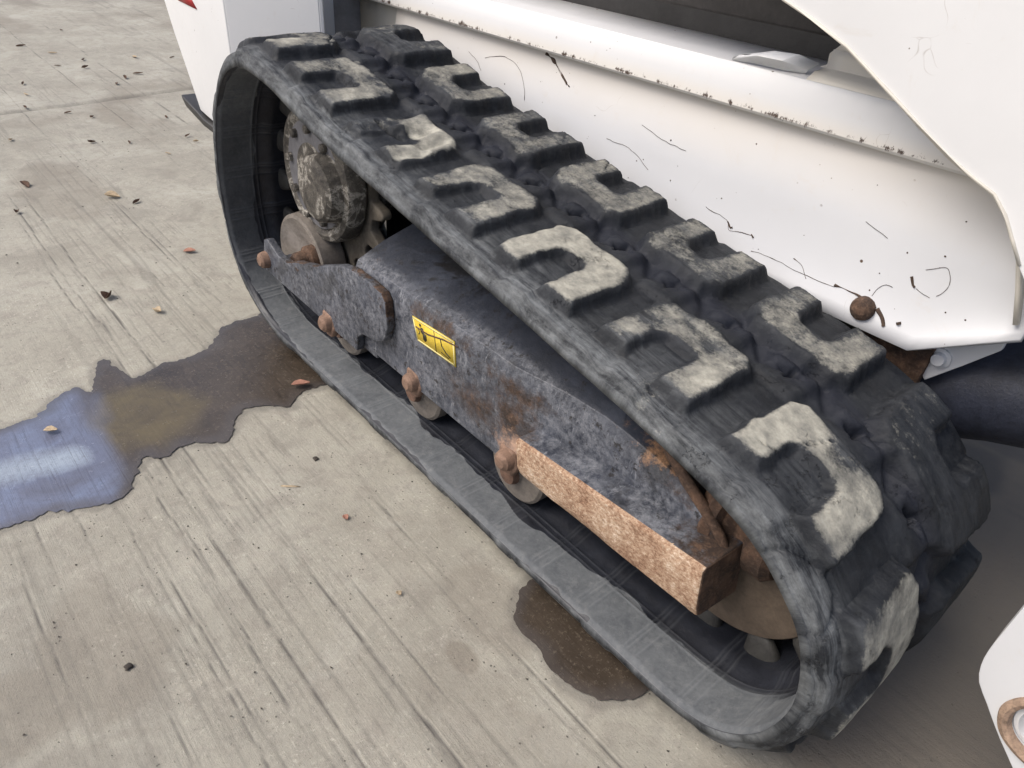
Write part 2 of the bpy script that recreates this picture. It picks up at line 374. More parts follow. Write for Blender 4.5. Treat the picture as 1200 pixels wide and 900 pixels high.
def prism(name, poly, y0, y1, mat, parent=loader, bev=.006, side_mat=None, label=None, ys=None):
    """poly in (x,z); extruded from y0 (near) to y1"""
    n = len(poly); P = [(x, y0, z) for x, z in poly] + [(x, y1, z) for x, z in poly]
    bm = bmesh.new(); V = [bm.verts.new(v) for v in conv(P)]
    f0 = bm.faces.new(V[:n]); f1 = bm.faces.new(V[n:][::-1])
    for i in range(n):
        f = bm.faces.new((V[i], V[n+i], V[n+(i+1) % n], V[(i+1) % n]))
        if side_mat: f.material_index = 1
    bmesh.ops.recalc_face_normals(bm, faces=bm.faces)
    me = bpy.data.meshes.new(name); bm.to_mesh(me); bm.free()
    o = link(me, name, [mat, side_mat] if side_mat else mat, parent, label=label)
    if bev: bevel(o, bev)
    return o
def loft(name, secs, mat, parent=loader, closed=True, caps=True, bev=0, label=None, sub=0, angle=35):
    """secs: list of rings (lists of points of equal length)"""
    n = len(secs[0]); P = [p for s_ in secs for p in s_]
    bm = bmesh.new(); V = [bm.verts.new(v) for v in conv(P)]
    for i in range(len(secs)-1):
        for j in range(n if closed else n-1):
            a, b = i*n+j, i*n+(j+1) % n
            bm.faces.new((V[a], V[b], V[b+n], V[a+n]))
    if caps and closed:
        bm.faces.new(V[:n]); bm.faces.new(V[-n:][::-1])
    bmesh.ops.recalc_face_normals(bm, faces=bm.faces)
    for e in bm.edges:
        if len(e.link_faces) == 2 and e.calc_face_angle(0) > math.radians(angle): e.smooth = False
    me = bpy.data.meshes.new(name); bm.to_mesh(me); bm.free()
    o = link(me, name, mat, parent, label=label)
    if bev: bevel(o, bev)
    if sub:
        m = o.modifiers.new('sub', 'SUBSURF'); m.levels = m.render_levels = sub
    return o
def lathe(name, prof, c, mat, parent=loader, axis='y', n=64, wob=0, label=None, seed=3, mfun=None, angle=30, cap=True):
    """prof: list of (r, h) with h along the axis; c the centre"""
    P = []; rr = np.linspace(0, 2*np.pi, n, endpoint=False)
    for r, h in prof:
        for a in rr:
            k = 1.0
            if wob: k = 1+wob*float(fbm(math.cos(a)*2+9, math.sin(a)*2, h*14+r*9, 4, seed))
            u, v = r*k*math.cos(a), r*k*math.sin(a)
            if axis == 'y': P.append((c[0]+u, c[1]+h, c[2]+v))
            elif axis == 'x': P.append((c[0]+h, c[1]+u, c[2]+v))
            else: P.append((c[0]+u, c[1]+v, c[2]+h))
    m = len(prof); bm = bmesh.new(); V = [bm.verts.new(v) for v in conv(P)]
    for i in range(m-1):
        for j in range(n):
            f = bm.faces.new((V[i*n+j], V[i*n+(j+1) % n], V[(i+1)*n+(j+1) % n], V[(i+1)*n+j]))
            if mfun: f.material_index = mfun(i)
    if cap and prof[0][0] > 1e-4: bm.faces.new(V[:n])
    if cap and prof[-1][0] > 1e-4: bm.faces.new(V[-n:])
    bmesh.ops.remove_doubles(bm, verts=bm.verts, dist=1e-6)
    bmesh.ops.recalc_face_normals(bm, faces=bm.faces)
    for e in bm.edges:
        if len(e.link_faces) == 2 and e.calc_face_angle(0) > math.radians(angle): e.smooth = False
    me = bpy.data.meshes.new(name); bm.to_mesh(me); bm.free()
    return link(me, name, mat, parent, label=label)
def tube(name, pts, r, mat, parent=loader, n=24, label=None, squash=1.0):
    pts = [Vector(p) for p in pts]; secs = []
    for i, p in enumerate(pts):
        d = (pts[min(i+1, len(pts)-1)]-pts[max(i-1, 0)]).normalized()
        a = d.cross(Vector((0, 0, 1))).normalized(); b = a.cross(d)
        ri = r[i] if isinstance(r, (list, tuple)) else r
        secs.append([tuple(p+a*ri*math.cos(t)+b*ri*squash*math.sin(t)) for t in np.linspace(0, 2*math.pi, n, endpoint=False)])
    return loft(name, secs, mat, parent, label=label)
def sheet(name, rows, mat, parent=loader, label=None, thick=.012):
    """open surface from rows of points, given thickness"""
    o = loft(name, rows, mat, parent, closed=False, caps=False, label=label, angle=28)
    m = o.modifiers.new('solid', 'SOLIDIFY'); m.thickness = thick*S; m.offset = 0
    return o
def catmull(pts, step, closed=True):
    P = np.array(pts, float); n = len(P); out = []
    rng = range(n) if closed else range(n-1)
    for i in rng:
        g = (lambda k: P[k % n]) if closed else (lambda k: P[min(max(k, 0), n-1)])
        p0, p1, p2, p3 = g(i-1), g(i), g(i+1), g(i+2)
        m = max(2, int(np.linalg.norm(p2-p1)/step)); t = np.linspace(0, 1, m, endpoint=False)[:, None]
        out.append(.5*((2*p1)+(-p0+p2)*t+(2*p0-5*p1+4*p2-p3)*t**2+(-p0+3*p1-3*p2+p3)*t**3))
    return np.vstack(out)

# ------------------------------------------------------------------ ground: two brushed concrete slabs
def gp(l): return [(x*1.0357, (y+.865)*1.0357-.865) for x, y in l]
PUD = gp([(-2.05, -1.05), (-2.12, -.853), (-2.121, -.768), (-2.188, -.703), (-2.216, -.634), (-2.170, -.594), (-2.329, -.535), (-2.314, -.505), (-2.192, -.485), (-2.179, -.450), (-2.200, -.376), (-2.187, -.311), (-2.204, -.233),
      (-2.270, -.161), (-2.313, -.121), (-2.33, .02), (-2.3, .25), (-1.9, .25), (-1.805, .02), (-1.802, -.091), (-1.752, -.146), (-1.781, -.188), (-1.818, -.240), (-1.797, -.298), (-1.714, -.357), (-1.728, -.409), (-1.751, -.474), (-1.735, -.520), (-1.765, -.575),
      (-1.719, -.612), (-1.675, -.648), (-1.642, -.700), (-1.663, -.755), (-1.697, -.826), (-1.696, -.883), (-1.70, -.938), (-1.68, -1.05)])
PUD2 = gp([(-.765, -.065), (-.736, -.095), (-.682, -.111), (-.626, -.110), (-.570, -.124), (-.489, -.101), (-.446, -.068), (-.42, .0), (-.40, .12), (-.72, .14), (-.79, .0)])
def build_ground():
    xs = list(np.arange(-2.75, .75, .0046)); x = -2.75; st = .0046
    L = []
    while x > -12.0: x -= st; L.append(x); st = min(st*1.0065, .03)
    xs = np.array(L[::-1]+xs)
    ys = list(np.arange(-1.35, .35, .0052)); y = .35; st = .0052
    while y < 2.6: y += st; ys.append(y); st = min(st*1.015, .03)
    ys = np.array(ys)
    X, Y = np.meshgrid(xs, ys, indexing='ij'); nx, ny = X.shape
    warp = .006*vnoise(X*1.6, Y*.5, 0, 5)+.0015*vnoise(X*9, Y*2, 0, 6)
    Yw = Y+warp
    clump = sstep(-.25, .45, vnoise(X*.35, Yw*5, 0, 11)+.35*vnoise(X*3, Yw*16, 0, 12))
    line = np.abs(vnoise(X*.9, Yw*75, 0, 13)); line2 = np.abs(vnoise(X*1.6, Yw*42, 3, 14))
    dep = .0013*(sstep(.22, .0, line))*clump + .0008*sstep(.14, .0, line2)*(.3+.7*clump)
    dep *= .10+.75*sstep(-.4, .4, vnoise(X*4, Y*5, 0, 19)+.5*vnoise(X*22, Y*18, 0, 20))
    gcol = .35*sstep(.13, 0, line)*clump
    Z = G-dep+.0012*fbm(X*8, Y*8, 0, 4, 21)+.004*vnoise(X*1.1, Y*1.1, 0, 22)
    # long drag grooves in the finish, parallel to the track
    for (x0, x1, yy, w, d, sd_) in [(-4.6, -.2, -.374, .0045, .0065, 1), (-3.2, -.3, -.388, .0022, .003, 2), (-2.2, .1, -.532, .005, .0065, 3), (-3.9, -1.5, -.470, .003, .004, 4),
                                    (-1.75, .0, -.676, .003, .004, 5), (-1.6, -.3, -.662, .002, .003, 15), (-1.7, .0, -.925, .003, .0045, 6), (-1.5, .1, -.125, .0035, .0045, 7), (-1.3, -.2, -.162, .002, .003, 8),
                                    (-4.3, -2.4, -.44, .004, .004, 9), (-9, -4, .41, .006, .005, 10), (-9, -4, .74, .006, .005, 11), (-9, -2.9, -.05, .004, .004, 12), (-1.9, -.2, -.595, .002, .003, 13), (-1.9, -.2, -.79, .002, .003, 14)]:
        c = yy+.010*vnoise(X*1.3, 0*X, sd_, 31)+.0035*vnoise(X*8, 0*X, sd_, 32)+.0016*vnoise(X*30, 0*X, sd_, 33)
        w = w*.62; ww = np.maximum(w*.8*(.75+.45*vnoise(X*14, 0*X, sd_, 34)), .0022)
        on = sstep(x0, x0+.3, X)*sstep(x1, x1-.3, X)*(.35+.65*sstep(-.5, .1, vnoise(X*4, 0*X, sd_, 35)))
        g = np.exp(-((Y-c)/ww)**2)*on
        rid = np.exp(-((Y-c-2.2*w)/(1.6*w))**2)*on
        Z -= .6*d*g; Z += .12*d*rid; gcol = np.maximum(gcol, .95*g)
    rg = random.Random(12)
    for k in range(22):
        yc = rg.choice((-.40, -.52, -.60, -.72, -.30, .0, -.85, -.2))+rg.gauss(0, .035); xc = rg.uniform(-3.6, -.2); ln_ = rg.uniform(.15, .7)
        c = yc+.006*vnoise(X*1.5, 0*X, k, 36)+.0015*vnoise(X*20, 0*X, k, 37)
        g = np.exp(-((Y-c)/.0019)**2)*sstep(ln_, ln_*.6, np.abs(X-xc))*(.3+.7*sstep(-.3, .3, vnoise(X*9, 0*X, k, 38)))
        Z -= .0016*g; gcol = np.maximum(gcol, rg.uniform(.35, .8)*g)
    # joint between the two slabs
    jx = -5.62-.13*(Y+.19)+.012*vnoise(Y*3, 0*Y, 0, 41)
    jd = np.exp(-((X-jx)/.022)**2)
    gcol = np.maximum(gcol, .75*jd*(.6+.4*vnoise(X*10, Y*9, 0, 42))); Z -= .02*jd
    # stains, plus shade painted on the ground under the machine
    stn_shade = .75*sstep(.05, .5, fbm(X*1.7, Y*2.3, 0, 5, 51))*sstep(-.2, .4, vnoise(X*.7, Y*.9, 0, 52))
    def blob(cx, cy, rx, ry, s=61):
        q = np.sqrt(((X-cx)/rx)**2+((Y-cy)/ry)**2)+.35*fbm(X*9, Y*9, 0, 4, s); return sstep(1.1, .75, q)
    stn_shade = np.maximum(stn_shade, .55*blob(-1.27, -.84, .22, .13)); stn_shade = np.maximum(stn_shade, .5*blob(-4.1, -.2, .5, .2, 63)); stn_shade = np.maximum(stn_shade, .85*blob(-.745, -.235, .05, .03, 64))
    stn_shade = np.maximum(stn_shade, .45*blob(-.83, -.10, .16, .09, 65)); stn_shade = np.maximum(stn_shade, .35*blob(-.55, -.30, .3, .12, 66)); stn_shade = np.maximum(stn_shade, .6*blob(-3.95, -.08, .07, .03, 67))
    stn_shade = np.maximum(stn_shade, .55*blob(-1.2, -1.05, .1, .2, 68)); stn_shade = np.maximum(stn_shade, .7*sstep(.25, .0, np.abs(X-jx-.25))*sstep(-.4, .5, fbm(X*4, Y*3, 0, 4, 69)))
    und_shade = sstep(-.02, .12, (Y-.06)-.35*(-X-.10)+.05*fbm(X*5, Y*5, 0, 4, 70))*sstep(-.9, -.5, X)  # machine's shade painted together with oily dirt as darker concrete
    stn_shade = np.maximum(stn_shade, 1.5*und_shade)
    for ol in (PUD, PUD2):
        oc = catmull(ol, .012); bx = (X > oc[:, 0].min()-.05) & (X < oc[:, 0].max()+.05) & (Y > oc[:, 1].min()-.05) & (Y < oc[:, 1].max()+.05)
        xx, yy = X[bx], Y[bx]; dmin = np.full(xx.shape, 9.0)
        for c_ in oc: dmin = np.minimum(dmin, (xx-c_[0])**2+(yy-c_[1])**2)
        dmin = np.sqrt(dmin)+.010*vnoise(xx*30, yy*30, 0, 77)
        gcol[bx] = np.maximum(gcol[bx], .42*sstep(.030, .008, dmin))
    for cx, cy, rx, ry, s_ in ((-.38, 1.75, .25, .12, 81), (-.30, 1.45, .12, .2, 82), (-.12, 1.9, .3, .1, 83)): gcol = np.maximum(gcol, .8*blob(cx, cy, rx, ry, s_))
    P = np.stack([X, Y, Z], -1).reshape(-1, 3)
    I = np.arange(nx*ny).reshape(nx, ny)
    F = np.stack([I[:-1, :-1], I[1:, :-1], I[1:, 1:], I[:-1, 1:]], -1).reshape(-1, 4)
    fx = (X-jx)[:-1, :-1].reshape(-1)
    gc = gcol.reshape(-1); sn = stn_shade.reshape(-1)
    base = bpy.data.meshes.new('ground'); s_ = 400
    bm = bmesh.new(); vs = [bm.verts.new((a*s_, b*s_, -.03)) for a, b in ((-1, -1), (1, -1), (1, 1), (-1, 1))]; bm.faces.new(vs); bm.to_mesh(base); bm.free()
    gr = link(base, 'ground', 'concrete', None, False); gr['kind'] = 'structure'
    for k, sel in enumerate((fx >= 0, fx < 0)):
        f = F[sel]; u, inv = np.unique(f, return_inverse=True)
        me = mesh_np('concrete_slab', P[u], inv.reshape(f.shape), base=False)
        addattr(me, 'groove', gc[u]); addattr(me, 'stain_shade', sn[u])
        o = link(me, 'concrete_slab', 'concrete', gr); 
build_ground()

def build_puddle(name, outline, amp, seed, oil_sky_f, olf, label):
    pts = catmull(outline, .006); n = len(pts)
    c = pts.mean(0); t = pts-np.roll(pts, 1, 0); nr = np.stack([t[:, 1], -t[:, 0]], -1); nr /= np.linalg.norm(nr, axis=1)[:, None]+1e-9
    d = amp*1.2*fbm(pts[:, 0]*11, pts[:, 1]*14, 0, 5, seed)+amp*.9*fbm(pts[:, 0]*38, pts[:, 1]*70, 0, 4, seed+3)
    pts = pts+nr*d[:, None]
    bm = bmesh.new(); vs = [bm.verts.new(v) for v in conv([(p[0], p[1], G+.004) for p in pts], False)]
    es = [bm.edges.new((vs[i], vs[(i+1) % n])) for i in range(n)]
    bmesh.ops.triangle_fill(bm, use_beauty=True, edges=es)
    for it in range(4):
        le = [e for e in bm.edges if e.calc_length() > .03*S and not e.is_boundary]
        if not le: break
        bmesh.ops.subdivide_edges(bm, edges=le, cuts=1); bmesh.ops.triangulate(bm, faces=[f for f in bm.faces if len(f.verts) > 3])
    for f in bm.faces:
        if f.normal.z < 0: f.normal_flip()
    me = bpy.data.meshes.new(name); bm.to_mesh(me); bm.free()
    co = np.empty(len(me.vertices)*3); me.vertices.foreach_get('co', co); co = co.reshape(-1, 3)/S
    X_, Y_ = co[:, 0], co[:, 1]
    pc = conv([(p[0], p[1], G) for p in pts], False)[:, :2]/S
    dd = np.sqrt(((co[:, None, :2]-pc[None, ::2])**2).sum(-1)).min(1)
    addattr(me, 'rim', sstep(.045, .005, dd+.015*vnoise(X_*20, Y_*20, 0, 5)))
    addattr(me, 'sky_streak', .8*sstep(.13, .0, np.abs((X_+1.98)-.25*(Y_+.85)))*sstep(-.62, -.72, Y_))
    addattr(me, 'oil_sky', oil_sky_f(X_, Y_)); addattr(me, 'olive', olf(co[:, 0], co[:, 1]))
    o = link(me, name, 'puddle', None); o['label'] = label; o['kind'] = 'structure'; return o
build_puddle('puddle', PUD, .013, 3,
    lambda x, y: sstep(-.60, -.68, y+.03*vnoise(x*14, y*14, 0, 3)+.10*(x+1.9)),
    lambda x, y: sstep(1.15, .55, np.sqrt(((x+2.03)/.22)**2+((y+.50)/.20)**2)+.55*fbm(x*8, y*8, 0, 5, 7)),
    'long oily puddle with painted blue sky sheen, running out from under the track')
build_puddle('puddle', gp([(-.765, -.065), (-.736, -.095), (-.682, -.111), (-.626, -.110), (-.570, -.124), (-.489, -.101), (-.446, -.068), (-.42, .0), (-.40, .12), (-.72, .14), (-.79, .0)]), .008, 9,
    lambda x, y: x*0, lambda x, y: x*0, 'small dark wet patch beside the lower edge of the track')

# ------------------------------------------------------------------ rubber track
WT = .62
INNER = [(-2.265, .855), (-2.19, .890), (-2.109, .902), (-1.974, .886), (-1.862, .857), (-1.673, .812), (-1.338, .752), (-.996, .692), (-.654, .632), (-.50, .602), (-.378, .570), (-.305, .535), (-.249, .49),
         (-.208, .445), (-.183, .391), (-.168, .329), (-.166, .265), (-.182, .195), (-.215, .130), (-.267, .078), (-.335, .053), (-.42, .046), (-.6, .045), (-.9, .045), (-1.3, .045), (-1.7, .045), (-2.05, .045), (-2.16, .050),
         (-2.26, .075), (-2.35, .135), (-2.415, .22), (-2.445, .31), (-2.452, .42), (-2.44, .54), (-2.405, .66), (-2.345, .775)]
NL = 18
def build_track():
    raw = catmull(INNER, .004); seg = np.linalg.norm(np.roll(raw, -1, 0)-raw, axis=1); cum = np.concatenate([[0], np.cumsum(seg)]); per = cum[-1]
    ns = 1080
    s = np.linspace(0, per, ns, endpoint=False)
    rc = np.vstack([raw, raw[:1]]); px = np.interp(s, cum, rc[:, 0]); pz = np.interp(s, cum, rc[:, 1])
    for _ in range(12):
        px = .25*np.roll(px, 1)+.5*px+.25*np.roll(px, -1); pz = .25*np.roll(pz, 1)+.5*pz+.25*np.roll(pz, -1)
    tx, tz = np.roll(px, -2)-np.roll(px, 2), np.roll(pz, -2)-np.roll(pz, 2); L = np.hypot(tx, tz); tx, tz = tx/L, tz/L
    nxv, nzv = -tz, tx                      # outward normal for the path running front along the top
    sg = 1 if nzv[np.argmax(pz)] > 0 else -1; nxv, nzv = nxv*sg, nzv*sg
    pitch = per/NL
    # phase: a near lug centre sits at x=-1.238 on the top run
    top = (pz > .5); i0 = np.where(top)[0][np.argmin(np.abs(px[top]+1.245))]; s0 = s[i0]
    # ---- outer surface
    vo = np.concatenate([[0, .0006, .002, .005, .009], np.linspace(.014, WT-.014, 122), [WT-.009, WT-.005, WT-.002, WT-.0006, WT]])
    A, V = np.meshgrid(s, vo, indexing='ij')
    PX, PZ = np.broadcast_to(px[:, None], A.shape), np.broadcast_to(pz[:, None], A.shape)
    u_near = (A-s0)/pitch; u_far = (A-s0)/pitch-.36
    wx = .014*fbm(PX*11, V*11, PZ*11, 4, 71); wy = .014*fbm(PX*11+40, V*11, PZ*11, 4, 72)
    def ushape(u, v, outer_at_zero, seed):
        k = np.round(u).astype(int) % NL; uu = (u-np.round(u))*pitch
        rnd = lambda q: _h(k, k*0+q, k*0, seed)
        uu = uu+wx; vv = v+wy
        w = .114+.010*(rnd(1)-.5); v0, v1 = .048+.01*rnd(2), .252+.014*rnd(3)
        if not outer_at_zero: vv = WT-vv
        # worn, slightly trapezoid
        taper = .018*(1-np.clip((vv-v0)/(v1-v0), 0, 1))
        a = np.maximum(np.abs(uu)-(w-taper*0), np.maximum(v0-vv, vv-v1))
        # chamfered corners
        cc = (np.abs(uu)-w)+(vv-v1); a = np.maximum(a, (cc+.030)*.72)
        rw = .036+.006*rnd(4); rv = .156+.014*rnd(5)
        rec = np.maximum(np.abs(uu+.004)-rw, vv-rv); c2 = (np.abs(uu)-rw)+(vv-rv); rec = np.maximum(rec, (c2+.014)*.72)
        return np.maximum(a, -rec), k, uu, vv, rec
    def sides(u, v, oz, seed):
        sd_, k, uu, vv, rec = ushape(u, v, oz, seed)
        return sd_, k, uu, vv, rec
    sn, kn, un, vn, recn = sides(u_near, V, True, 81); sf, kf, uf, vf, recf = sides(u_far, V, False, 91)
    hn = .027+.004*(_h(kn, kn*0, kn*0, 82)-.5); hf = .034+.005*(_h(kf, kf*0, kf*0, 92)-.5)
    # one badly worn near lug, chunked
    kw = (-1) % NL
    chunk = (kn == kw)
    hn = np.where(chunk, .018+.012*vnoise(un*30, vn*24, 0, 77), hn)
    chipn = .0035*fbm(PX*55, V*55, PZ*55, 3, 74); sn0, sf0 = sn, sf; sn = sn+chipn; sf = sf+chipn
    mn, mf = sstep(.011, -.007, sn), sstep(.012, -.007, sf)
    # carcass
    t = .054+0*A
    t += .004*fbm(PX*6, V*6, PZ*6, 4, 101)
    edge = np.minimum(V, WT-V); t = t*(.60+.40*sstep(0, .014, edge))-.010*sstep(.07, .0, edge)
    # low bars that join the lugs across the middle
    um = ((A-s0)/pitch*2) % 1.0; um = np.minimum(um, 1-um)*pitch/2
    bar = sstep(.062, .038, um+.3*wx)*sstep(.060, .035, np.abs(V-.31+.6*wy))
    t += .014*bar
    # zig-zag valley
    val = sstep(.030, .0, np.abs(V-.335-.028*np.sin((A-s0)/pitch*4*np.pi)+wy)); t -= .010*val
    # holes where the steel shows: on half pitches
    hs = ((A-s0)/pitch*2+.5) % 1.0-.5; hs = hs*pitch/2
    q = np.abs(hs+wx*.4)**.62+np.abs(V-.322+wy*.4)**.62
    hole = sstep(.135, .075, q)*(.45+.55*(_h(np.round((A-s0)/pitch*2+.5).astype(int), kn*0, kn*0, 95) > .25))
    t -= .034*hole
    # deep recess of the U and outer arms
    t += hn*mn+hf*mf
    t += .007*sstep(.006, -.012, recn)*(1-mn)+.006*sstep(.006, -.012, recf)*(1-mf)
    lug = np.maximum(mn, mf)
    t += .0022*fbm(PX*30, V*30, PZ*30, 4, 111)*(.5+.6*lug)+.0030*lug*fbm(PX*10, V*10, PZ*10, 3, 113)
    # torn cuts
    cutn = np.abs(vnoise(PX*7+3, V*7, PZ*7, 121)); cut = sstep(.022, .004, cutn)*sstep(.15, .5, vnoise(PX*3.1, V*3.1, PZ*3.1, 122)); t -= .010*cut
    if True:
        c1 = np.abs((vn-.14)-.12*(un+.02)); slot = chunk*sstep(.010, .003, c1)*sstep(.10, .08, np.abs(vn-.15))*sstep(.06, .04, np.abs(un+.045)); t -= .03*slot
    OX, OZ = PX+nxv[:, None]*t, PZ+nzv[:, None]*t
    # scale masks
    facing = sstep(.35, .85, (t-.054)/.027)
    dn = mn*(.66+.38*_h(kn, kn*0+3, kn*0, 83))*(.78+1.05*fbm(PX*9, V*9, PZ*9, 5, 131))
    df = mf*(.50+.18*_h(kf, kf*0+3, kf*0, 93))*(.7+.7*fbm(PX*7, V*7, PZ*7, 4, 132))
    core = sstep(.004, -.022, sn0); coref = sstep(.004, -.022, sf0)
    dust = np.where(mn > mf, dn*(.40+.7*core*(.6+.4*sstep(.06, .16, V))), df*(.4+.6*coref))*sstep(.004, -.010, np.minimum(sn0, sf0))
    ramp_x = sstep(-2.0, -1.0, PX)
    dust = dust*(.86+.22*ramp_x)*np.where((mn > mf) & (PX > -.5), 1.15, 1.0)
    frontlow = sstep(.60, .35, PZ)*(PX > -.6)
    dust = np.where(mf > mn, dust*(1-.75*sstep(.62, .5, PZ)*(PX > -.8)), dust)
    patch = .33*sstep(.15, .5, fbm(PX*5, V*5, PZ*5, 4, 133))*(1-lug)*(V < .27); dust = np.maximum(dust, patch)
    dust = np.clip(dust*(1-cut)*(1-hole), 0, 1)
    side_ = sstep(.04, .15, lug)*sstep(.98, .8, lug)
    scuff = np.clip((sstep(.075, .015, V)*.85+.38*sstep(.20, .10, V)*sstep(-.2, .35, fbm(PX*5, V*5, PZ*5, 4, 135)))*(1-.9*side_)+.40*lug*facing*sstep(-.002,-.02,np.minimum(sn, sf))*np.where((mf > mn) & (PX > -.45), .3, 1.0)+.01, 0, 1)
    valley = np.clip((1-lug)*sstep(.07, .02, np.abs(V-.345))*(.8+.5*fbm(PX*6, V*6, PZ*6, 3, 136)), 0, .9)
    # dark deep parts
    P = np.stack([OX, np.broadcast_to(V, OX.shape)+.004*sstep(.02, 0, V)*fbm(PX*9, V, PZ*9, 3, 140), OZ], -1)
    nv = len(vo)
    # ---- inner surface and sides
    vi = np.concatenate([np.linspace(WT, .26, 22)[:-1], np.linspace(.26, 0, 78)])
    A2, V2 = np.meshgrid(s, vi, indexing='ij'); PX2, PZ2 = np.broadcast_to(px[:, None], A2.shape), np.broadcast_to(pz[:, None], A2.shape)
    ph = ((A2-s0)/(pitch/2)) % 1.0
    ribs = np.zeros_like(A2)
    for q0 in (.30, .38, .46, .54): ribs = np.maximum(ribs, sstep(.018, .006, np.abs(ph-q0)))
    ribs *= sstep(.015, .03, V2)*(1-.4*sstep(.1, .4, vnoise(A2*14, V2*9, 0, 150)))
    lng = sstep(.004, .0015, np.abs(V2-.118))+sstep(.004, .0015, np.abs(V2-.135)); ribs = np.maximum(ribs, .8*lng)
    ti = -.0016*ribs+.0015*fbm(PX2*12, V2*12, PZ2*12, 3, 151)
    ti -= .012*sstep(.135, .19, V2)*sstep(.5, .44, V2)
    ti += .006*sstep(.018, .0, V2)
    P2 = np.stack([PX2+nxv[:, None]*ti, V2, PZ2+nzv[:, None]*ti], -1)
    bnd = .112+.022*fbm(A2*2.5, V2*0, 0, 3, 152)+.016*vnoise(A2*9, V2*3, 4, 153)+.005*vnoise(A2*40, V2*30, 4, 156)
    d2 = sstep(bnd+.0025, bnd-.0025, V2)*(1-.95*sstep(-.003, .003, .002+.022*vnoise(A2*5, 0*V2, 2, 154)+.006*vnoise(A2*40, V2*30, 4, 157)-V2)*(PX2 < -.6))
    frnt = (PX2 > -.5)
    d2 = np.maximum(d2, frnt*sstep(.17, .10, V2)*.6*sstep(.3, .1, PZ2))
    rear = sstep(-2.30, -2.40, PX2); d2 = d2*(1-.5*rear)
    d2[:, -1] = 0; d2[:, 0] = 0
    # ---- stitch
    n2 = len(vi); tot = nv+n2
    Pall = np.concatenate([P, P2], 1)             # ns, tot, 3
    I = np.arange(ns*tot).reshape(ns, tot); J = np.roll(I, -1, 0)
    F = np.stack([I, np.roll(I, -1, 1), np.roll(J, -1, 1), J], -1)
    if sg < 0: F = F[..., ::-1]
    lugf = np.zeros((ns, tot), int)-1
    smin = np.minimum(sn, sf); inl = (smin < .012) & (A > -1)
    idn = (np.round(u_near).astype(int) % NL); idf = (np.round(u_far).astype(int) % NL)+NL
    lid = np.where(sn < sf, idn, idf)
    fl = np.where(inl, lid, -1)
    # face belongs to the lug of its first corner
    lugf[:, :nv-1] = fl[:, :nv-1]
    lugf[:, nv-1:] = -1
    isin = np.zeros((ns, tot), bool); isin[:, nv-1:-1] = True; isin[:, -1] = False
    pts = Pall.reshape(-1, 3); Ff = F.reshape(-1, 4); lf = lugf.reshape(-1); inn = isin.reshape(-1)
    def flat(a, b, fill=0.0):
        return np.concatenate([a, np.broadcast_to(fill, (ns, n2)) if b is None else b], 1).reshape(-1) if a is not None else np.concatenate([np.zeros((ns, nv)), b], 1).reshape(-1)
    SU = np.broadcast_to(s[:, None], (ns, tot)).reshape(-1)
    SV = np.concatenate([V, V2], 1).reshape(-1)
    AT = {'su': SU, 'sv': SV, 'dust': flat(dust, d2), 'scuff': flat(scuff, None, .8), 'valley': flat(valley, None), 'ribs': flat(None, ribs)}
    def part(sel, name, parent, mats=('rubber',), midx=None, label=None):
        f = Ff[sel]; u, inv = np.unique(f, return_inverse=True)
        me = mesh_np(name, pts[u], inv.reshape(f.shape))
        for k, v in AT.items(): addattr(me, k, v[u])
        if midx is not None: me.polygons.foreach_set('material_index', midx[sel].astype(np.int32))
        return link(me, name, list(mats), parent, label=label)
    belt = part(lf < 0, 'rubber_track', loader, ('rubber', 'inner'), inn.astype(int))
    for k in range(2*NL): part(lf == k, 'tread_lug', belt, label=('chunked and torn lug with a long cut' if k == kw else None))
    # guide lugs inside the belt, one per half pitch, at both sides of the roller path
    ng = NL*2; gm = None
    def guide_mesh():
        bm = bmesh.new(); secs = []
        for zz, a, b in ((0, .045, .022), (.03, .042, .020), (.065, .030, .014), (.080, .018, .007)):
            secs.append([(math.copysign(abs(math.cos(t))**.7, math.cos(t))*a, math.copysign(abs(math.sin(t))**.8, math.sin(t))*b, zz) for t in np.linspace(0, 2*math.pi, 16, endpoint=False)])
        V_ = [[bm.verts.new((x*S, y*S, z*S)) for x, y, z in r] for r in secs]
        for i in range(3):
            for j in range(16): bm.faces.new((V_[i][j], V_[i][(j+1) % 16], V_[i+1][(j+1) % 16], V_[i+1][j]))
        bm.faces.new(V_[-1]); bmesh.ops.recalc_face_normals(bm, faces=bm.faces)
        me = bpy.data.meshes.new('guide_lug'); bm.to_mesh(me); bm.free(); return me
    gm = guide_mesh(); gm.materials.append(M['guide']); gm.shade_smooth()
    for row in (.225, .395):
        for k in range(ng):
            sk = (s0+k*per/ng+.02) % per; i = int(sk/per*ns) % ns
            o = bpy.data.objects.new('guide_lug', gm); COL.objects.link(o); o.parent = belt
            n_ = Vector((-nxv[i], 0, -nzv[i])); tt = Vector((tx[i], 0, tz[i])); bb = n_.cross(tt)
            Mx = Matrix((tt, bb, n_)).transposed().to_4x4()
            p = Vector(W((px[i]+nxv[i]*.014, row, pz[i]+nzv[i]*.014)))-BASE
            Mx.translation = p; o.matrix_local = Mx
    return belt
M['guide'] = mat_plain('worn_guide_rubber', (.040, .039, .036), .6, 26, .5, .5)
belt = build_track()

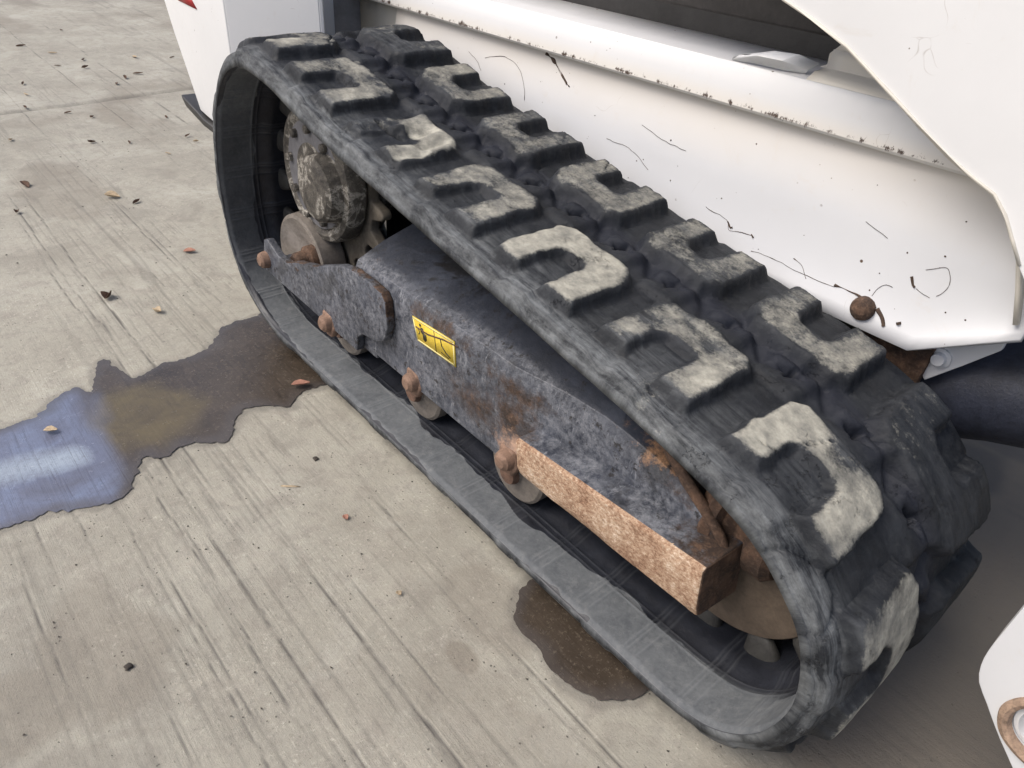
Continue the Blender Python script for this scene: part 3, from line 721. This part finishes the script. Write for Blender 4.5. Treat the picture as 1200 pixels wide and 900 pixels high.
# ------------------------------------------------------------------ track frame
# main rail: near face y=.08 (rear), stepping back to y=.115 in front
def rail():
    xs = [-1.70, -1.60, -1.40, -1.2, -1.0, -.86, -.74, -.60, -.47, -.40]
    secs = []
    for i, x in enumerate(xs):
        yn = .080 if x < -.95 else .080+.035*min(1, (x+.95)/.12)
        zt = .455+.012*math.sin((x+1.7)*2.2)
        if x > -.5: zt -= .25*(x+.5)
        zb = .178
        secs.append([(x, yn+.02, zb-.0), (x, yn, zb+.02), (x, yn, zb+.10), (x, yn, zb+.19), (x, yn, zt-.05), (x, yn, zt-.015), (x, yn+.012, zt+.012), (x, yn+.10, zt+.050), (x, .30, zt+.085), (x, .42, zt+.085), (x, .52, zt), (x, .52, zb), (x, .3, zb)])
        k = float(sstep(-.80, -.47, np.float64(x)))
        secs[-1] = [(a-k*(1.35*max(0, c-.365)+.9*max(0, min(b, .26)-.13)), b, c) for a, b, c in secs[-1]]
    return loft('track_frame', secs, ['frame'], bev=.004, angle=40)
frame = rail()
# curved collar where the rail meets the sprocket housing
ar = []
for k in range(17):
    a = math.radians(-25+115*k/16)
    ar.append([( -2.04+.42*math.cos(a)+.0, yy, .50-.12+.26*math.sin(a)+.02) for yy in (.13, .46)])
lathe('motor_housing', [(.0, .0), (.12, .0), (.135, .012), (.135, .2), (.27, .21), (.27, .30)], (-2.04, .30, .58), 'mud')
prism('frame_web', [(-1.72, .20), (-1.72, .455), (-1.62, .54), (-1.44, .57), (-1.30, .55), (-1.2, .5), (-1.2, .2)], .315, .335, 'frame', frame, .004, 'rust_edge')
# rear side plate
plate = prism('side_plate', [(-2.285, .200), (-2.285, .262), (-2.268, .322), (-2.24, .332), (-2.17, .300), (-2.10, .302), (-2.03, .333), (-1.90, .372), (-1.80, .415), (-1.732, .444), (-1.66, .458), (-1.58, .458), (-1.515, .452),
              (-1.495, .432), (-1.487, .352), (-1.51, .300), (-1.545, .278), (-1.63, .262), (-1.66, .235), (-1.665, .185)][::-1], .052, .079, 'plate', loader, .004, 'plate_edge')
# top return behind the plate
prism('rear_frame', [(-2.26, .19), (-2.24, .26), (-2.05, .29), (-1.72, .40), (-1.66, .44), (-1.6, .44), (-1.6, .18)], .082, .135, 'frame', loader, .004)
# rust edge along the bottom of the rail
for i, (x, z) in enumerate([(-2.262, .249), (-1.836, .203), (-1.401, .214), (-.988, .216)]):
    y0 = .052 if i < 2 else .08
    b = lathe('bolt', [(.0, -.030), (.016, -.030), (.026, -.022), (.030, -.006), (.030, .012)], (x, y0, z), 'rust_bolt', loader, n=20, wob=.05, seed=i+3)
    b.scale = (1, 1, 1)
    if i:
        prism('bolt_boss', [(x-.030, z+.035), (x-.036, z-.02), (x-.012, z-.050), (x+.02, z-.048), (x+.04, z-.01), (x+.02, z+.03)][::-1], y0-.006, y0+.02, 'rust_bolt', loader, .008)
# rollers
def roller(x, n=1):
    r = lathe('track_roller', [(.0, .0), (.030, .0), (.034, .012), (.060, .018), (.090, .020), (.0985, .026), (.0995, .06), (.080, .07), (.078, .36), (.0995, .37), (.0985, .42), (.03, .43), (.0, .43)], (x, .103, .146), 'roller', n=48)
    lathe('roller_hub', [(.0, -.012), (.026, -.012), (.032, .0), (.032, .03)], (x, .103, .146), 'rust_edge', r, n=20)
for x in (-1.865, -1.435, -1.0): roller(x)
# box bar, bright with surface rust
near = .035
def bar():
    P = []
    A_ = [(-.925, .335), (-.905, .247), (-.383, .257), (-.398, .386)]
    N = 40; rows = []
    top = lambda u: (-.925+(-.398+.925)*u, .345+(.386-.345)*u)
    bot = lambda u: (-.903+(-.383+.903)*u, .245+(.257-.245)*u)
    secs = []
    for i in range(N+1):
        u = i/N; (xt, zt), (xb, zb) = top(u), bot(u)
        yo = 0.0; ring = []
        w = lambda q: .0030*float(fbm(xt*11, q*5, 0, 4, 161))
        ring += [(xb, near+yo+.004+w(1), zb+.006+w(4)), (xb*.75+xt*.25, near+yo+w(2), zb*.75+zt*.25), (xb*.4+xt*.6, near+yo+w(3), zb*.4+zt*.6), (xt, near+yo+.002, zt-.008+w(5)), (xt+.002, near+yo+.010, zt), (xt+.01, .16, zt+.004), (xb+.01, .16, zb-.002), (xb, near+yo+.015, zb-.002)]
        secs.append(ring)
    return secs
sx = bar(); nn = len(sx[0])
bm = bmesh.new(); Vv = [[bm.verts.new(tuple(v)) for v in conv(r)] for r in sx]
for i in range(len(sx)-1):
    for j in range(nn):
        f = bm.faces.new((Vv[i][j], Vv[i][(j+1) % nn], Vv[i+1][(j+1) % nn], Vv[i+1][j])); f.material_index = 0 if j in (0, 1, 2, 3, 7) else 1
f = bm.faces.new(Vv[0]); f.material_index = 1; f = bm.faces.new(Vv[-1]); f.material_index = 2
bmesh.ops.recalc_face_normals(bm, faces=bm.faces)
for e in bm.edges:
    if len(e.link_faces) == 2 and e.calc_face_angle(0) > .7: e.smooth = False
me = bpy.data.meshes.new('box_beam'); bm.to_mesh(me); bm.free()
bb = link(me, 'box_beam', ['rust_bright', 'frame', 'rust'], loader); bevel(bb, .004, 2, 45)
# idler fork: rolled collar and yoke tube at the front of the rail
lathe('idler_yoke', [(.0, -.03), (.100, -.03), (.128, .0), (.122, .02), (.10, .028), (.085, .05), (.085, .075), (.10, .085), (.10, .125), (.085, .14), (.0, .14)], (-.465, .235, .385), 'rust', axis='x', n=64, wob=.008)
tube('frame_rim', [(-.396, .124, .345), (-.402, .118, .375), (-.425, .118, .400), (-.470, .120, .432), (-.525, .124, .462), (-.590, .142, .485), (-.66, .19, .51), (-.74, .27, .54)], [.006, .009, .011, .012, .012, .011, .010, .009], 'rust', loader, 12)
# front idler wheel
idc = (-.435, .0, .305)
lathe('front_idler', [(.0, .20), (.10, .20), (.20, .205), (.213, .210), (.218, .218), (.2185, .30), (.222, .312), (.232, .315), (.232, .40), (.222, .405), (.2185, .41), (.218, .47), (.20, .48), (.0, .48)], (idc[0], .0, idc[2]), 'tan', n=72, wob=.008)
# sprocket and its teeth
def sprocket():
    n = 16; r0, r1 = .245, .315; c = (-2.07, .545); poly = []
    for k in range(n):
        for da, r in ((-.5, r0), (-.30, r0+.004), (-.20, r0+.035), (-.12, r1-.01), (0, r1), (.12, r1-.01), (.20, r0+.035), (.30, r0+.004)):
            a = 2*math.pi*(k+da)/n; poly.append((c[0]+r*math.cos(a), c[1]+r*math.sin(a)))
    return prism('sprocket', poly[::-1], .215, .250, 'tooth', loader, .006)
spk = sprocket()
hc = (-2.035, .14, .60)
hub = lathe('sprocket_hub', [(.0, .0), (.10, .0), (.165, .004), (.170, .010), (.188, .0), (.205, .006), (.212, .02), (.214, .06), (.20, .075), (.20, .16)], hc, ['mud', 'hubgrey'], n=72, wob=.012, mfun=lambda i: 1 if i in (1,) else 0)
cap = lathe('hub_cap', [(.0, -.055), (.05, -.055), (.085, -.050), (.098, -.038), (.104, .0), (.115, .012)], (hc[0]+.085, hc[1], hc[2]-.01), 'mud', hub, n=40, wob=.05)
for k in range(9):
    a = 2*math.pi*k/9+.2
    lathe('hub_bolt', [(.0, -.016), (.010, -.016), (.014, -.012), (.014, .004)], (hc[0]+.143*math.cos(a), hc[1]+.002, hc[2]+.143*math.sin(a)), 'mud', hub, n=8, wob=.1)
rr_ = lathe('rear_idler', [(.0, .05), (.03, .05), (.035, .062), (.05, .066), (.135, .030), (.150, .018), (.162, .022), (.165, .05), (.165, .10), (.14, .11), (.14, .25)], (-2.13, .10, .275), ['roller', 'pale_face'], n=56, wob=.004, mfun=lambda i: 1 if i in (3, 4) else 0)
lathe('idler_axle', [(.0, -.03), (.028, -.03), (.036, -.02), (.038, .012), (.05, .02), (.052, .05)], (-2.13, .12, .275), 'rust', rr_, n=24, wob=.05)
# inner side of the undercarriage, dark
prism('inner_frame', [(-2.2, .2), (-2.2, .5), (-1.9, .72), (-1.5, .62), (-.6, .5), (-.45, .4), (-.45, .16), (-2.1, .16)][::-1], .50, .56, 'black', loader, .004)

# warning label
lab = prism('warning_label', [(-1.402, .427), (-1.217, .441), (-1.207, .369), (-1.379, .362)], .0775, .0795, 'yellow', loader, 0, label='scratched yellow warning label')
def dec(poly, y=.0768, mat='print', name='pictogram'):
    return prism(name, poly, y, .0776, mat, lab, 0)
def stroke(pts, w, name='pictogram', mat='print', y=.0768):
    for (x0, z0), (x1, z1) in zip(pts[:-1], pts[1:]):
        dx, dz = x1-x0, z1-z0; l = math.hypot(dx, dz); nx_, nz_ = -dz/l*w, dx/l*w
        dec([(x0+nx_, z0+nz_), (x1+nx_, z1+nz_), (x1-nx_, z1-nz_), (x0-nx_, z0-nz_)], y, mat, name)
for q in ([(-1.399, .424), (-1.221, .4375)], [(-1.376, .3655), (-1.212, .3725)], [(-1.399, .424), (-1.376, .3655)], [(-1.221, .4375), (-1.212, .3725)]): stroke(q, .0022, 'label_border', 'yellow_pale')
stroke([(-1.304, .429), (-1.291, .371)], .0012)
dec([(-1.364, .410), (-1.352, .412), (-1.345, .398), (-1.338, .400), (-1.334, .384), (-1.341, .376), (-1.350, .380), (-1.353, .392), (-1.362, .397)])
dec([(-1.371, .419), (-1.362, .420), (-1.360, .413), (-1.369, .412)], name='pictogram')
stroke([(-1.376, .402), (-1.366, .393), (-1.372, .385)], .0013)
stroke([(-1.276, .421), (-1.268, .401), (-1.250, .390), (-1.230, .384)], .0020)
stroke([(-1.270, .381), (-1.236, .379)], .0010)
stroke([(-1.385, .402), (-1.33, .405), (-1.262, .424), (-1.20, .434)], .0020, 'scratch', 'rust_edge', .0764)

# ------------------------------------------------------------------ hull
STRANDS = [([(-.956, .77), (-.934, .763), (-.913, .764), (-.887, .756), (-.876, .738), (-.848, .744), (-.813, .745)], .0014), ([(-.887, .756), (-.874, .745), (-.866, .752)], .0045), ([(-.816, .748), (-.806, .740)], .0050),
    ([(-.801, .713), (-.767, .717), (-.732, .717), (-.682, .712), (-.636, .711), (-.582, .715)], .0014), ([(-.697, .737), (-.674, .729), (-.656, .708), (-.650, .702)], .0026),
    ([(-.447, .796), (-.436, .781), (-.428, .777)], .0045), ([(-.428, .777), (-.417, .772), (-.394, .768)], .0016), ([(-.426, .819), (-.405, .833), (-.389, .835), (-.376, .808), (-.38, .789), (-.39, .776)], .0009),
    ([(-.504, .729), (-.499, .748), (-.486, .76), (-.469, .761)], .0013), ([(-.575, .868), (-.546, .859), (-.518, .849)], .0008), ([(-1.851, .94), (-1.79, .956), (-1.727, .954), (-1.685, .93), (-1.658, .893), (-1.65, .86)], .0015),
    ([(-1.937, .943), (-1.888, .923), (-1.86, .899)], .0012), ([(-1.595, 1.000), (-1.557, .984), (-1.522, .962), (-1.491, .939)], .0062), ([(-1.548, .978), (-1.510, .950), (-1.478, .935)], .0030),
    ([(-.585, .719), (-.545, .719), (-.512, .715), (-.482, .708)], .0040), ([(-.482, .708), (-.462, .692), (-.452, .676)], .0085), ([(-.43, .70), (-.424, .692)], .006), ([(-1.2, .905), (-1.12, .885), (-1.05, .88)], .0008), ([(-1.31, .84), (-1.22, .835), (-1.15, .80)], .0007)]
def rowspan(x0, x1, prof, n=24):
    rows = []
    for i in range(n+1):
        x = x0+(x1-x0)*i/n; rows.append([(x, y, z) for y, z in prof])
    return rows
# lower side panel: bottom kicks out a little, front lower corner swept up
def panel_y(x, z):
    zb = .655 if x < -.39 else .655+(x+.39)*.66
    zt = 1.03 if x < -.42 else 1.03-(x+.42)*.55
    q = (z-zb)/(zt-zb)
    return float(.655+.020*math.exp(-q*6)*-1.5+.022*sstep(.55, 1.0, np.float64(q))+.004*float(vnoise(x*2.5, z*4, 0, 171)))
def side_panel():
    xs = list(np.linspace(-2.36, -.42, 30))+[-.39, -.37, -.34, -.30, -.26, -.22]
    rows = []
    for x in xs:
        zb = .655 if x < -.39 else .655+(x+.39)*.66
        zt = 1.03 if x < -.42 else 1.03-(x+.42)*.55
        prof = []
        for k in range(13):
            q = k/12; z = zb+(zt-zb)*q
            y = panel_y(x, z)
            prof.append((x, float(y), z))
        rows.append(prof)
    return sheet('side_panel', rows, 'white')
side_panel()
rs = random.Random(8)
for pl, wd in STRANDS:
    wd = wd*(.6 if wd < .002 else .85)
    p2 = catmull(pl, .004, False)
    p2 = p2+.0016*np.stack([vnoise(p2[:, 0]*60, p2[:, 1]*60, 0, 5), vnoise(p2[:, 0]*60, p2[:, 1]*60, 3, 6)], -1)
    ww = [max(.0005, wd*(.55+.6*float(vnoise(i*.22, 0, 0, int(abs(pl[0][0])*100))))) for i in range(len(p2))]
    tube('dirt_strand', [(x, panel_y(x, z)-.0068, z) for x, z in p2], ww, 'print_dirt', n=6)
for k in range(38):
    x = rs.uniform(-1.9, -.32); z = rs.uniform(.70, .97)
    if z < .93-.20*(x+2.2) and x < -.6 and z < .62+.22*(-x): continue
    rr0 = rs.uniform(.0010, .0028); y = panel_y(x, z)-.0058
    lathe('paint_chip', [(.0, -.0014), (rr0*.7, -.0010), (rr0, .0006)], (x, y, z), 'print_dirt', n=7, wob=.5, seed=k)
sheet('front_flange', [[(x_, y_, z_) for x_, z_ in ((-.372, 1.012), (-.345, .985), (-.312, .95), (-.285, .905), (-.262, .85), (-.24, .79))] for y_ in (.665, .625)], 'cream', thick=.008)
# rail above it
rail_prof = [(.692, 1.022), (.655, 1.0125), (.649, 1.013), (.647, 1.016), (.652, 1.050), (.658, 1.085), (.664, 1.093), (.69, 1.098), (.80, 1.112)]
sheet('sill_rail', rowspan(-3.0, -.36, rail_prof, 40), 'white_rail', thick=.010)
# dents and the folded torn lip
sheet('torn_lip', [[(-.99+.0, .668, 1.102), (-.97, .66, 1.112), (-.93, .668, 1.121)], [(-.93, .668, 1.106), (-.915, .650, 1.122), (-.885, .66, 1.135)], [(-.87, .672, 1.106), (-.86, .655, 1.124), (-.835, .672, 1.138)], [(-.82, .69, 1.104), (-.81, .68, 1.114), (-.80, .70, 1.125)]], 'white_clean', thick=.008)
# stepped ledge and pillar plate at the front of the opening
sheet('ledge', rowspan(-.80, -.40, [(.665, 1.095), (.690, 1.108), (.735, 1.112), (.745, 1.135), (.748, 1.15)], 12), 'cream', thick=.008)
prism('pillar_plate', [(-.845, 1.08), (-.838, 1.105), (-.81, 1.118), (-.812, 1.140), (-.788, 1.165), (-.72, 1.24), (-.5, 1.5), (-.3, 1.5), (-.3, 1.0), (-.6, 1.0)], .752, .775, 'cream', loader, .003)
# dark cover above the opening and the black gap under it
loft('engine_cover', [[(x, .86, 1.145+.0*x), (x, .80, 1.160), (x, .78, 1.24), (x, .80, 1.6), (x, 1.6, 1.6), (x, 1.6, 1.145)] for x in (-3.0, -2.2, -1.4, -.55)], 'dgrey', bev=.01)
prism('gap_liner', [(-3.0, 1.0), (-3.0, 1.20), (-.5, 1.20), (-.5, 1.0)][::-1], .80, .83, 'black', loader, .002)
# main body core behind
loft('chassis', [[(x, .72, .50), (x, .72, 1.0), (x, .86, 1.1), (x, 2.3, 1.1), (x, 2.3, .45), (x, .85, .42)] for x in (-3.3, -2.0, -.52)], 'black', bev=.01)
# rivet / bolt head on the panel
lathe('panel_bolt', [(.0, -.016), (.014, -.015), (.023, -.009), (.026, .0), (.026, .015)], (-.508, .628, .697), 'rust', n=20, wob=.06)
# rusty gusset and white bracket under the panel corner
prism('gusset', [(-.52, .69), (-.52, .56), (-.36, .56), (-.355, .66), (-.39, .664)][::-1], .675, .70, 'rust', loader, .003)
br = prism('bracket', [(-.392, .655), (-.375, .60), (-.352, .575), (-.30, .64), (-.25, .705), (-.25, .76), (-.39, .66)], .690, .705, 'white', loader, .003)
lathe('bracket_bolt', [(.0, -.020), (.013, -.018), (.015, -.006), (.022, -.004), (.022, .004)], (-.342, .688, .640), 'white', br, n=12)
tube('crossmember', [(-.75, .84, .36), (-.45, .84, .46), (-.25, .84, .56), (.05, .86, .66), (.4, .88, .72)], .125, 'hose')

# loader arm, upper right
ARM = [(-.86, 1.262), (-.82, 1.245), (-.75, 1.222), (-.672, 1.190), (-.61, 1.156), (-.545, 1.120), (-.49, 1.088), (-.435, 1.058), (-.385, 1.037), (-.345, 1.022), (-.315, .995), (-.290, .962), (-.262, .925),
       (-.22, .88), (-.15, .83), (.05, .80), (.35, .82), (.6, .95), (.6, 1.5), (-.2, 1.9), (-1.6, 1.9), (-1.6, 1.5)]
arm = prism('loader_arm', ARM[::-1], .53, .62, 'white_clean', loader, .002)
prism('arm_edge', [(x, z) for x, z in ARM[:13]]+[(x+.003, z+.0045) for x, z in ARM[:13]][::-1], .5275, .531, 'cream', arm, 0)
# coupler link at the lower right, with a welded ring round a through-hole
def coupler():
    yk = .30
    out = [(.30, .85), (.08, .78), (.022, .62), (.016, .52), (.013, .43), (.012, .375), (.016, .335), (.028, .30), (.055, .268), (.085, .232), (.125, .19), (.20, .12), (.34, .05), (.5, .15), (.5, .6)]
    c, r = (.150, .285), .058
    bm = bmesh.new()
    oo = catmull(out, .02)
    def ring(y, pts): return [bm.verts.new(tuple(v)) for v in conv([(p[0], y, p[1]) for p in pts])]
    hp = [(c[0]+r*math.cos(a), c[1]+r*math.sin(a)) for a in np.linspace(0, 2*math.pi, 40, endpoint=False)]
    for y in (yk, yk+.05):
        a, b = ring(y, oo), ring(y, hp)
        es = [bm.edges.new((a[i], a[(i+1) % len(a)])) for i in range(len(a))]+[bm.edges.new((b[i], b[(i+1) % len(b)])) for i in range(len(b))]
        bmesh.ops.triangle_fill(bm, use_beauty=True, edges=es)
        if y == yk: A0, B0 = a, b
        else:
            for s0_, s1_ in ((A0, a), (B0, b)):
                for i in range(len(s0_)): bm.faces.new((s0_[i], s0_[(i+1) % len(s0_)], s1_[(i+1) % len(s0_)], s1_[i]))
    bmesh.ops.recalc_face_normals(bm, faces=bm.faces)
    for e in bm.edges:
        if len(e.link_faces) == 2 and e.calc_face_angle(0) > .6: e.smooth = False
    me = bpy.data.meshes.new('coupler_link'); bm.to_mesh(me); bm.free()
    o = link(me, 'coupler_link', 'white', loader); bevel(o, .008, 3, 40)
    prof = [(r+.020, .0), (r+.018, -.006), (r+.010, -.010), (r+.003, -.007), (r+.000, .0), (r-.001, .05)]
    lathe('weld_ring', prof[:-1]+[(r-.001, .006)], (c[0], yk, c[1]), 'weld', o, n=64, wob=.02, cap=False)
    lathe('pin_sleeve', [(r-.002, .0), (r-.010, -.004), (r-.012, .06), (.0, .065)], (c[0], yk+.01, c[1]), 'white_clean', o, n=40, cap=False)
    return o
coupler()

# rear body: upright with outer side face, recessed front face, dark guard
RB = [(-3.60, 1.6), (-3.30, .90), (-3.255, .80), (-3.175, .66), (-3.105, .532), (-3.02, .522), (-2.92, .512), (-2.705, .50), (-2.705, 1.6)]
rb = prism('rear_upright', RB[::-1], .20, .62, 'white_clean', loader, .008)
prism('bumper_strip', [(-3.27, .560), (-3.225, .520), (-3.05, .485), (-2.75, .47), (-2.75, .50), (-3.05, .514), (-3.11, .53)][::-1], .185, .6, 'black', loader, .006)
prism('red_decal', [(-3.18, .965), (-3.135, .930), (-2.955, .925), (-3.02, .97)][::-1], .1975, .1995, 'red', rb, 0)
def xplate(name, poly, x0, x1, mat, parent=loader, bev=.004):
    """poly in (y,z), extruded along x"""
    return loft(name, [[(x0, y, z) for y, z in poly], [(x1, y, z) for y, z in poly]], mat, parent, bev=bev, angle=30)
loft('front_face_plate', [[(-2.704, .204, z), (-2.472, .434, z), (-2.482, .444, z), (-2.716, .214, z)] for z in (.80, 1.5)], 'white_clean', rb, bev=.003)
loft('plate_return', [[(-2.472, .434, z), (-2.466, .446, z), (-2.60, .52, z), (-2.61, .51, z)] for z in (.80, 1.5)], 'white_clean', rb, bev=.003)
tube('plate_hole', [(-2.5135, .3925, .902), (-2.5100, .3890, .903)], .011, 'black', rb, 14)
lathe('hose_guard', [(.14, -.4), (.15, -.39), (.15, .5), (.14, .51)], (-2.80, .735, .95), 'grey', axis='z', n=40)
lathe('guard_nut', [(.0, .165), (.016, .165), (.020, .160), (.026, .155), (.03, .14)], (-2.80, .79, .965), 'rust', axis='x', n=16)
sheet('rear_panel', [[(x, .705+.0*x, z) for z in (.62, .8, .95, 1.02)] for x in (-2.66, -2.5, -2.345)], 'cream', thick=.01)

# ------------------------------------------------------------------ leaves, twigs and grit
rnd = random.Random(4)
def leaf_mesh(seed, ln, wd, curl):
    r = random.Random(seed); n = 9; bm = bmesh.new(); rows = []
    for i in range(n):
        u = i/(n-1); w = wd*(math.sin(math.pi*min(1, u*1.02))**.75)*(1-.25*u)+.0006; x = (u-.5)*ln
        rows.append([bm.verts.new(((x)*S, k*w*S+r.uniform(-.0008, .0008), (curl*(abs(k)**2)*w*1.6+curl*.5*ln*(u-.5)**2+.002+r.uniform(0, .0015))*S)) for k in (-1, -.5, 0, .5, 1)])
    for i in range(n-1):
        for j in range(4): bm.faces.new((rows[i][j], rows[i+1][j], rows[i+1][j+1], rows[i][j+1]))
    me = bpy.data.meshes.new('dry_leaf'); bm.to_mesh(me); bm.free(); return me
def leaf(x, y, ln, wd, curl, rot, mat, label, group='dry leaves scattered on the concrete', z=.004):
    o = link(leaf_mesh(rnd.randint(0, 9999), ln, wd, curl), 'dry_leaf', mat, None)
    o.location = W((x, y, G+z)); o.rotation_euler = (rnd.uniform(-.2, .2), rnd.uniform(-.2, .2), rot)
    m = o.modifiers.new('solid', 'SOLIDIFY'); m.thickness = .0008
    o['label'] = label; o['category'] = 'leaf'
    if group: o['group'] = group
leaf(-2.847, -.362, .055, .020, .9, 2.6, 'leaf', 'dark brown rounded leaf lying alone above the puddle')
leaf(-2.636, -.249, .045, .014, .9, .3, 'leaf_pale', 'small curled tan leaf just right of the dark brown leaf')
leaf(-2.098, -.74, .040, .012, .5, .9, 'leaf_pale', 'pale cream leaf floating on the blue oily puddle', z=.010)
leaf(-1.893, -.040, .060, .016, .5, 1.2, 'leaf_pink', 'pinkish curled leaf at the puddle edge against the track', z=.012)
leaf(-3.881, -.037, .075, .022, .7, .9, 'leaf_pale', 'larger grey curled leaf on open concrete near the rubber track', )
leaf(-4.245, -.34, .075, .020, .4, .2, 'leaf', 'dark flat leaf near the left edge of the concrete, below the slab joint')
leaf(-3.084, .044, .055, .015, .5, .9, 'leaf_pink', 'small brown leaf close beside the back of the track')
leaf(-1.281, -.226, .018, .009, .3, .0, 'leaf_pink', 'tiny reddish leaf scrap on the bare concrete in front of the track')
leaf(-.983, -.252, .014, .007, .3, .0, 'leaf_pale', 'tiny orange leaf crumb on the concrete below the track', )
FAR = [(-5.465, .17), (-5.309, .269), (-5.69, -.024), (-6.009, .051), (-6.322, .099), (-6.086, .654), (-6.239, .761), (-6.665, .599), (-6.79, .439), (-5.119, .665), (-4.789, .123), (-4.542, .636), (-4.677, .636),
       (-4.402, .42), (-4.696, .302), (-3.896, -.451), (-3.759, .038), (-6.891, 1.038), (-7.594, .361), (-8.2, .816), (-7.255, .516), (-6.791, 1.308), (-6.336, .885), (-6.931, .659), (-5.031, -.242)]
for k, (x, y) in enumerate(FAR):
    far = x < -5.6
    leaf(x, y, rnd.uniform(.045, .08) if far else rnd.uniform(.03, .055), rnd.uniform(.005, .012), rnd.uniform(.3, .9), rnd.uniform(0, 3.1), 'leaf' if rnd.random() < .75 else 'leaf_pale',
         'small dry leaf among those scattered past the slab joint' if far else 'small dry leaf among those on the slab left of the track')
def pebble(x, y, r, mat, name, label, cat, sx=1.0, rot=0):
    bm = bmesh.new(); bmesh.ops.create_icosphere(bm, subdivisions=2, radius=r*S)
    for v in bm.verts:
        k = 1+.35*rnd.uniform(-1, 1); v.co = Vector((v.co.x*k*sx, v.co.y*k, v.co.z*k*.5))
    me = bpy.data.meshes.new(name); bm.to_mesh(me); bm.free(); o = link(me, name, mat, None)
    o.location = W((x, y, G+r*.3)); o.rotation_euler = (0, 0, rot); o['label'] = label; o['category'] = cat; return o
pebble(-1.544, -.174, .007, 'grit', 'dirt_crumb', 'small black dirt crumb on concrete right of the puddle', 'dirt crumb', 1.5)
pebble(-1.173, -.816, .008, 'grit', 'dirt_crumb', 'black dirt crumb on the stained concrete at lower left', 'dirt crumb')
pebble(-1.482, -.286, .004, 'leaf_pale', 'twig', 'thin pale twig lying on concrete below the puddle edge', 'twig', 6, .9)
# loose grit and crumbs, beyond counting
bm = bmesh.new()
for k in range(420):
    x = rnd.uniform(-5, .1) if k > 120 else rnd.uniform(-2.2, -.2); y = rnd.uniform(-1.05, .02) if x > -2.4 else rnd.uniform(-.6, 1.2)
    r = rnd.uniform(.0010, .0028)*(1 if x > -2.4 else 1.7)*S
    c = Vector(W((x, y, G)))+Vector((0, 0, r*.5))
    vs = [bm.verts.new(c+Vector((rnd.uniform(-1, 1)*r+dx*r, rnd.uniform(-.5, .5)*r+dy*r, dz*r*.6))) for dx, dy, dz in ((1, 0, 0), (0, 1, 0), (-1, 0, 0), (0, -1, 0), (0, 0, 1))]
    for a, b in ((0, 1), (1, 2), (2, 3), (3, 0)): bm.faces.new((vs[a], vs[b], vs[4]))
me = bpy.data.meshes.new('grit'); bm.to_mesh(me); bm.free(); go = link(me, 'grit', 'grit', None); go['kind'] = 'stuff'; go['label'] = 'fine dark grit and crumbs strewn over the concrete'
bpy.context.view_layer.update()
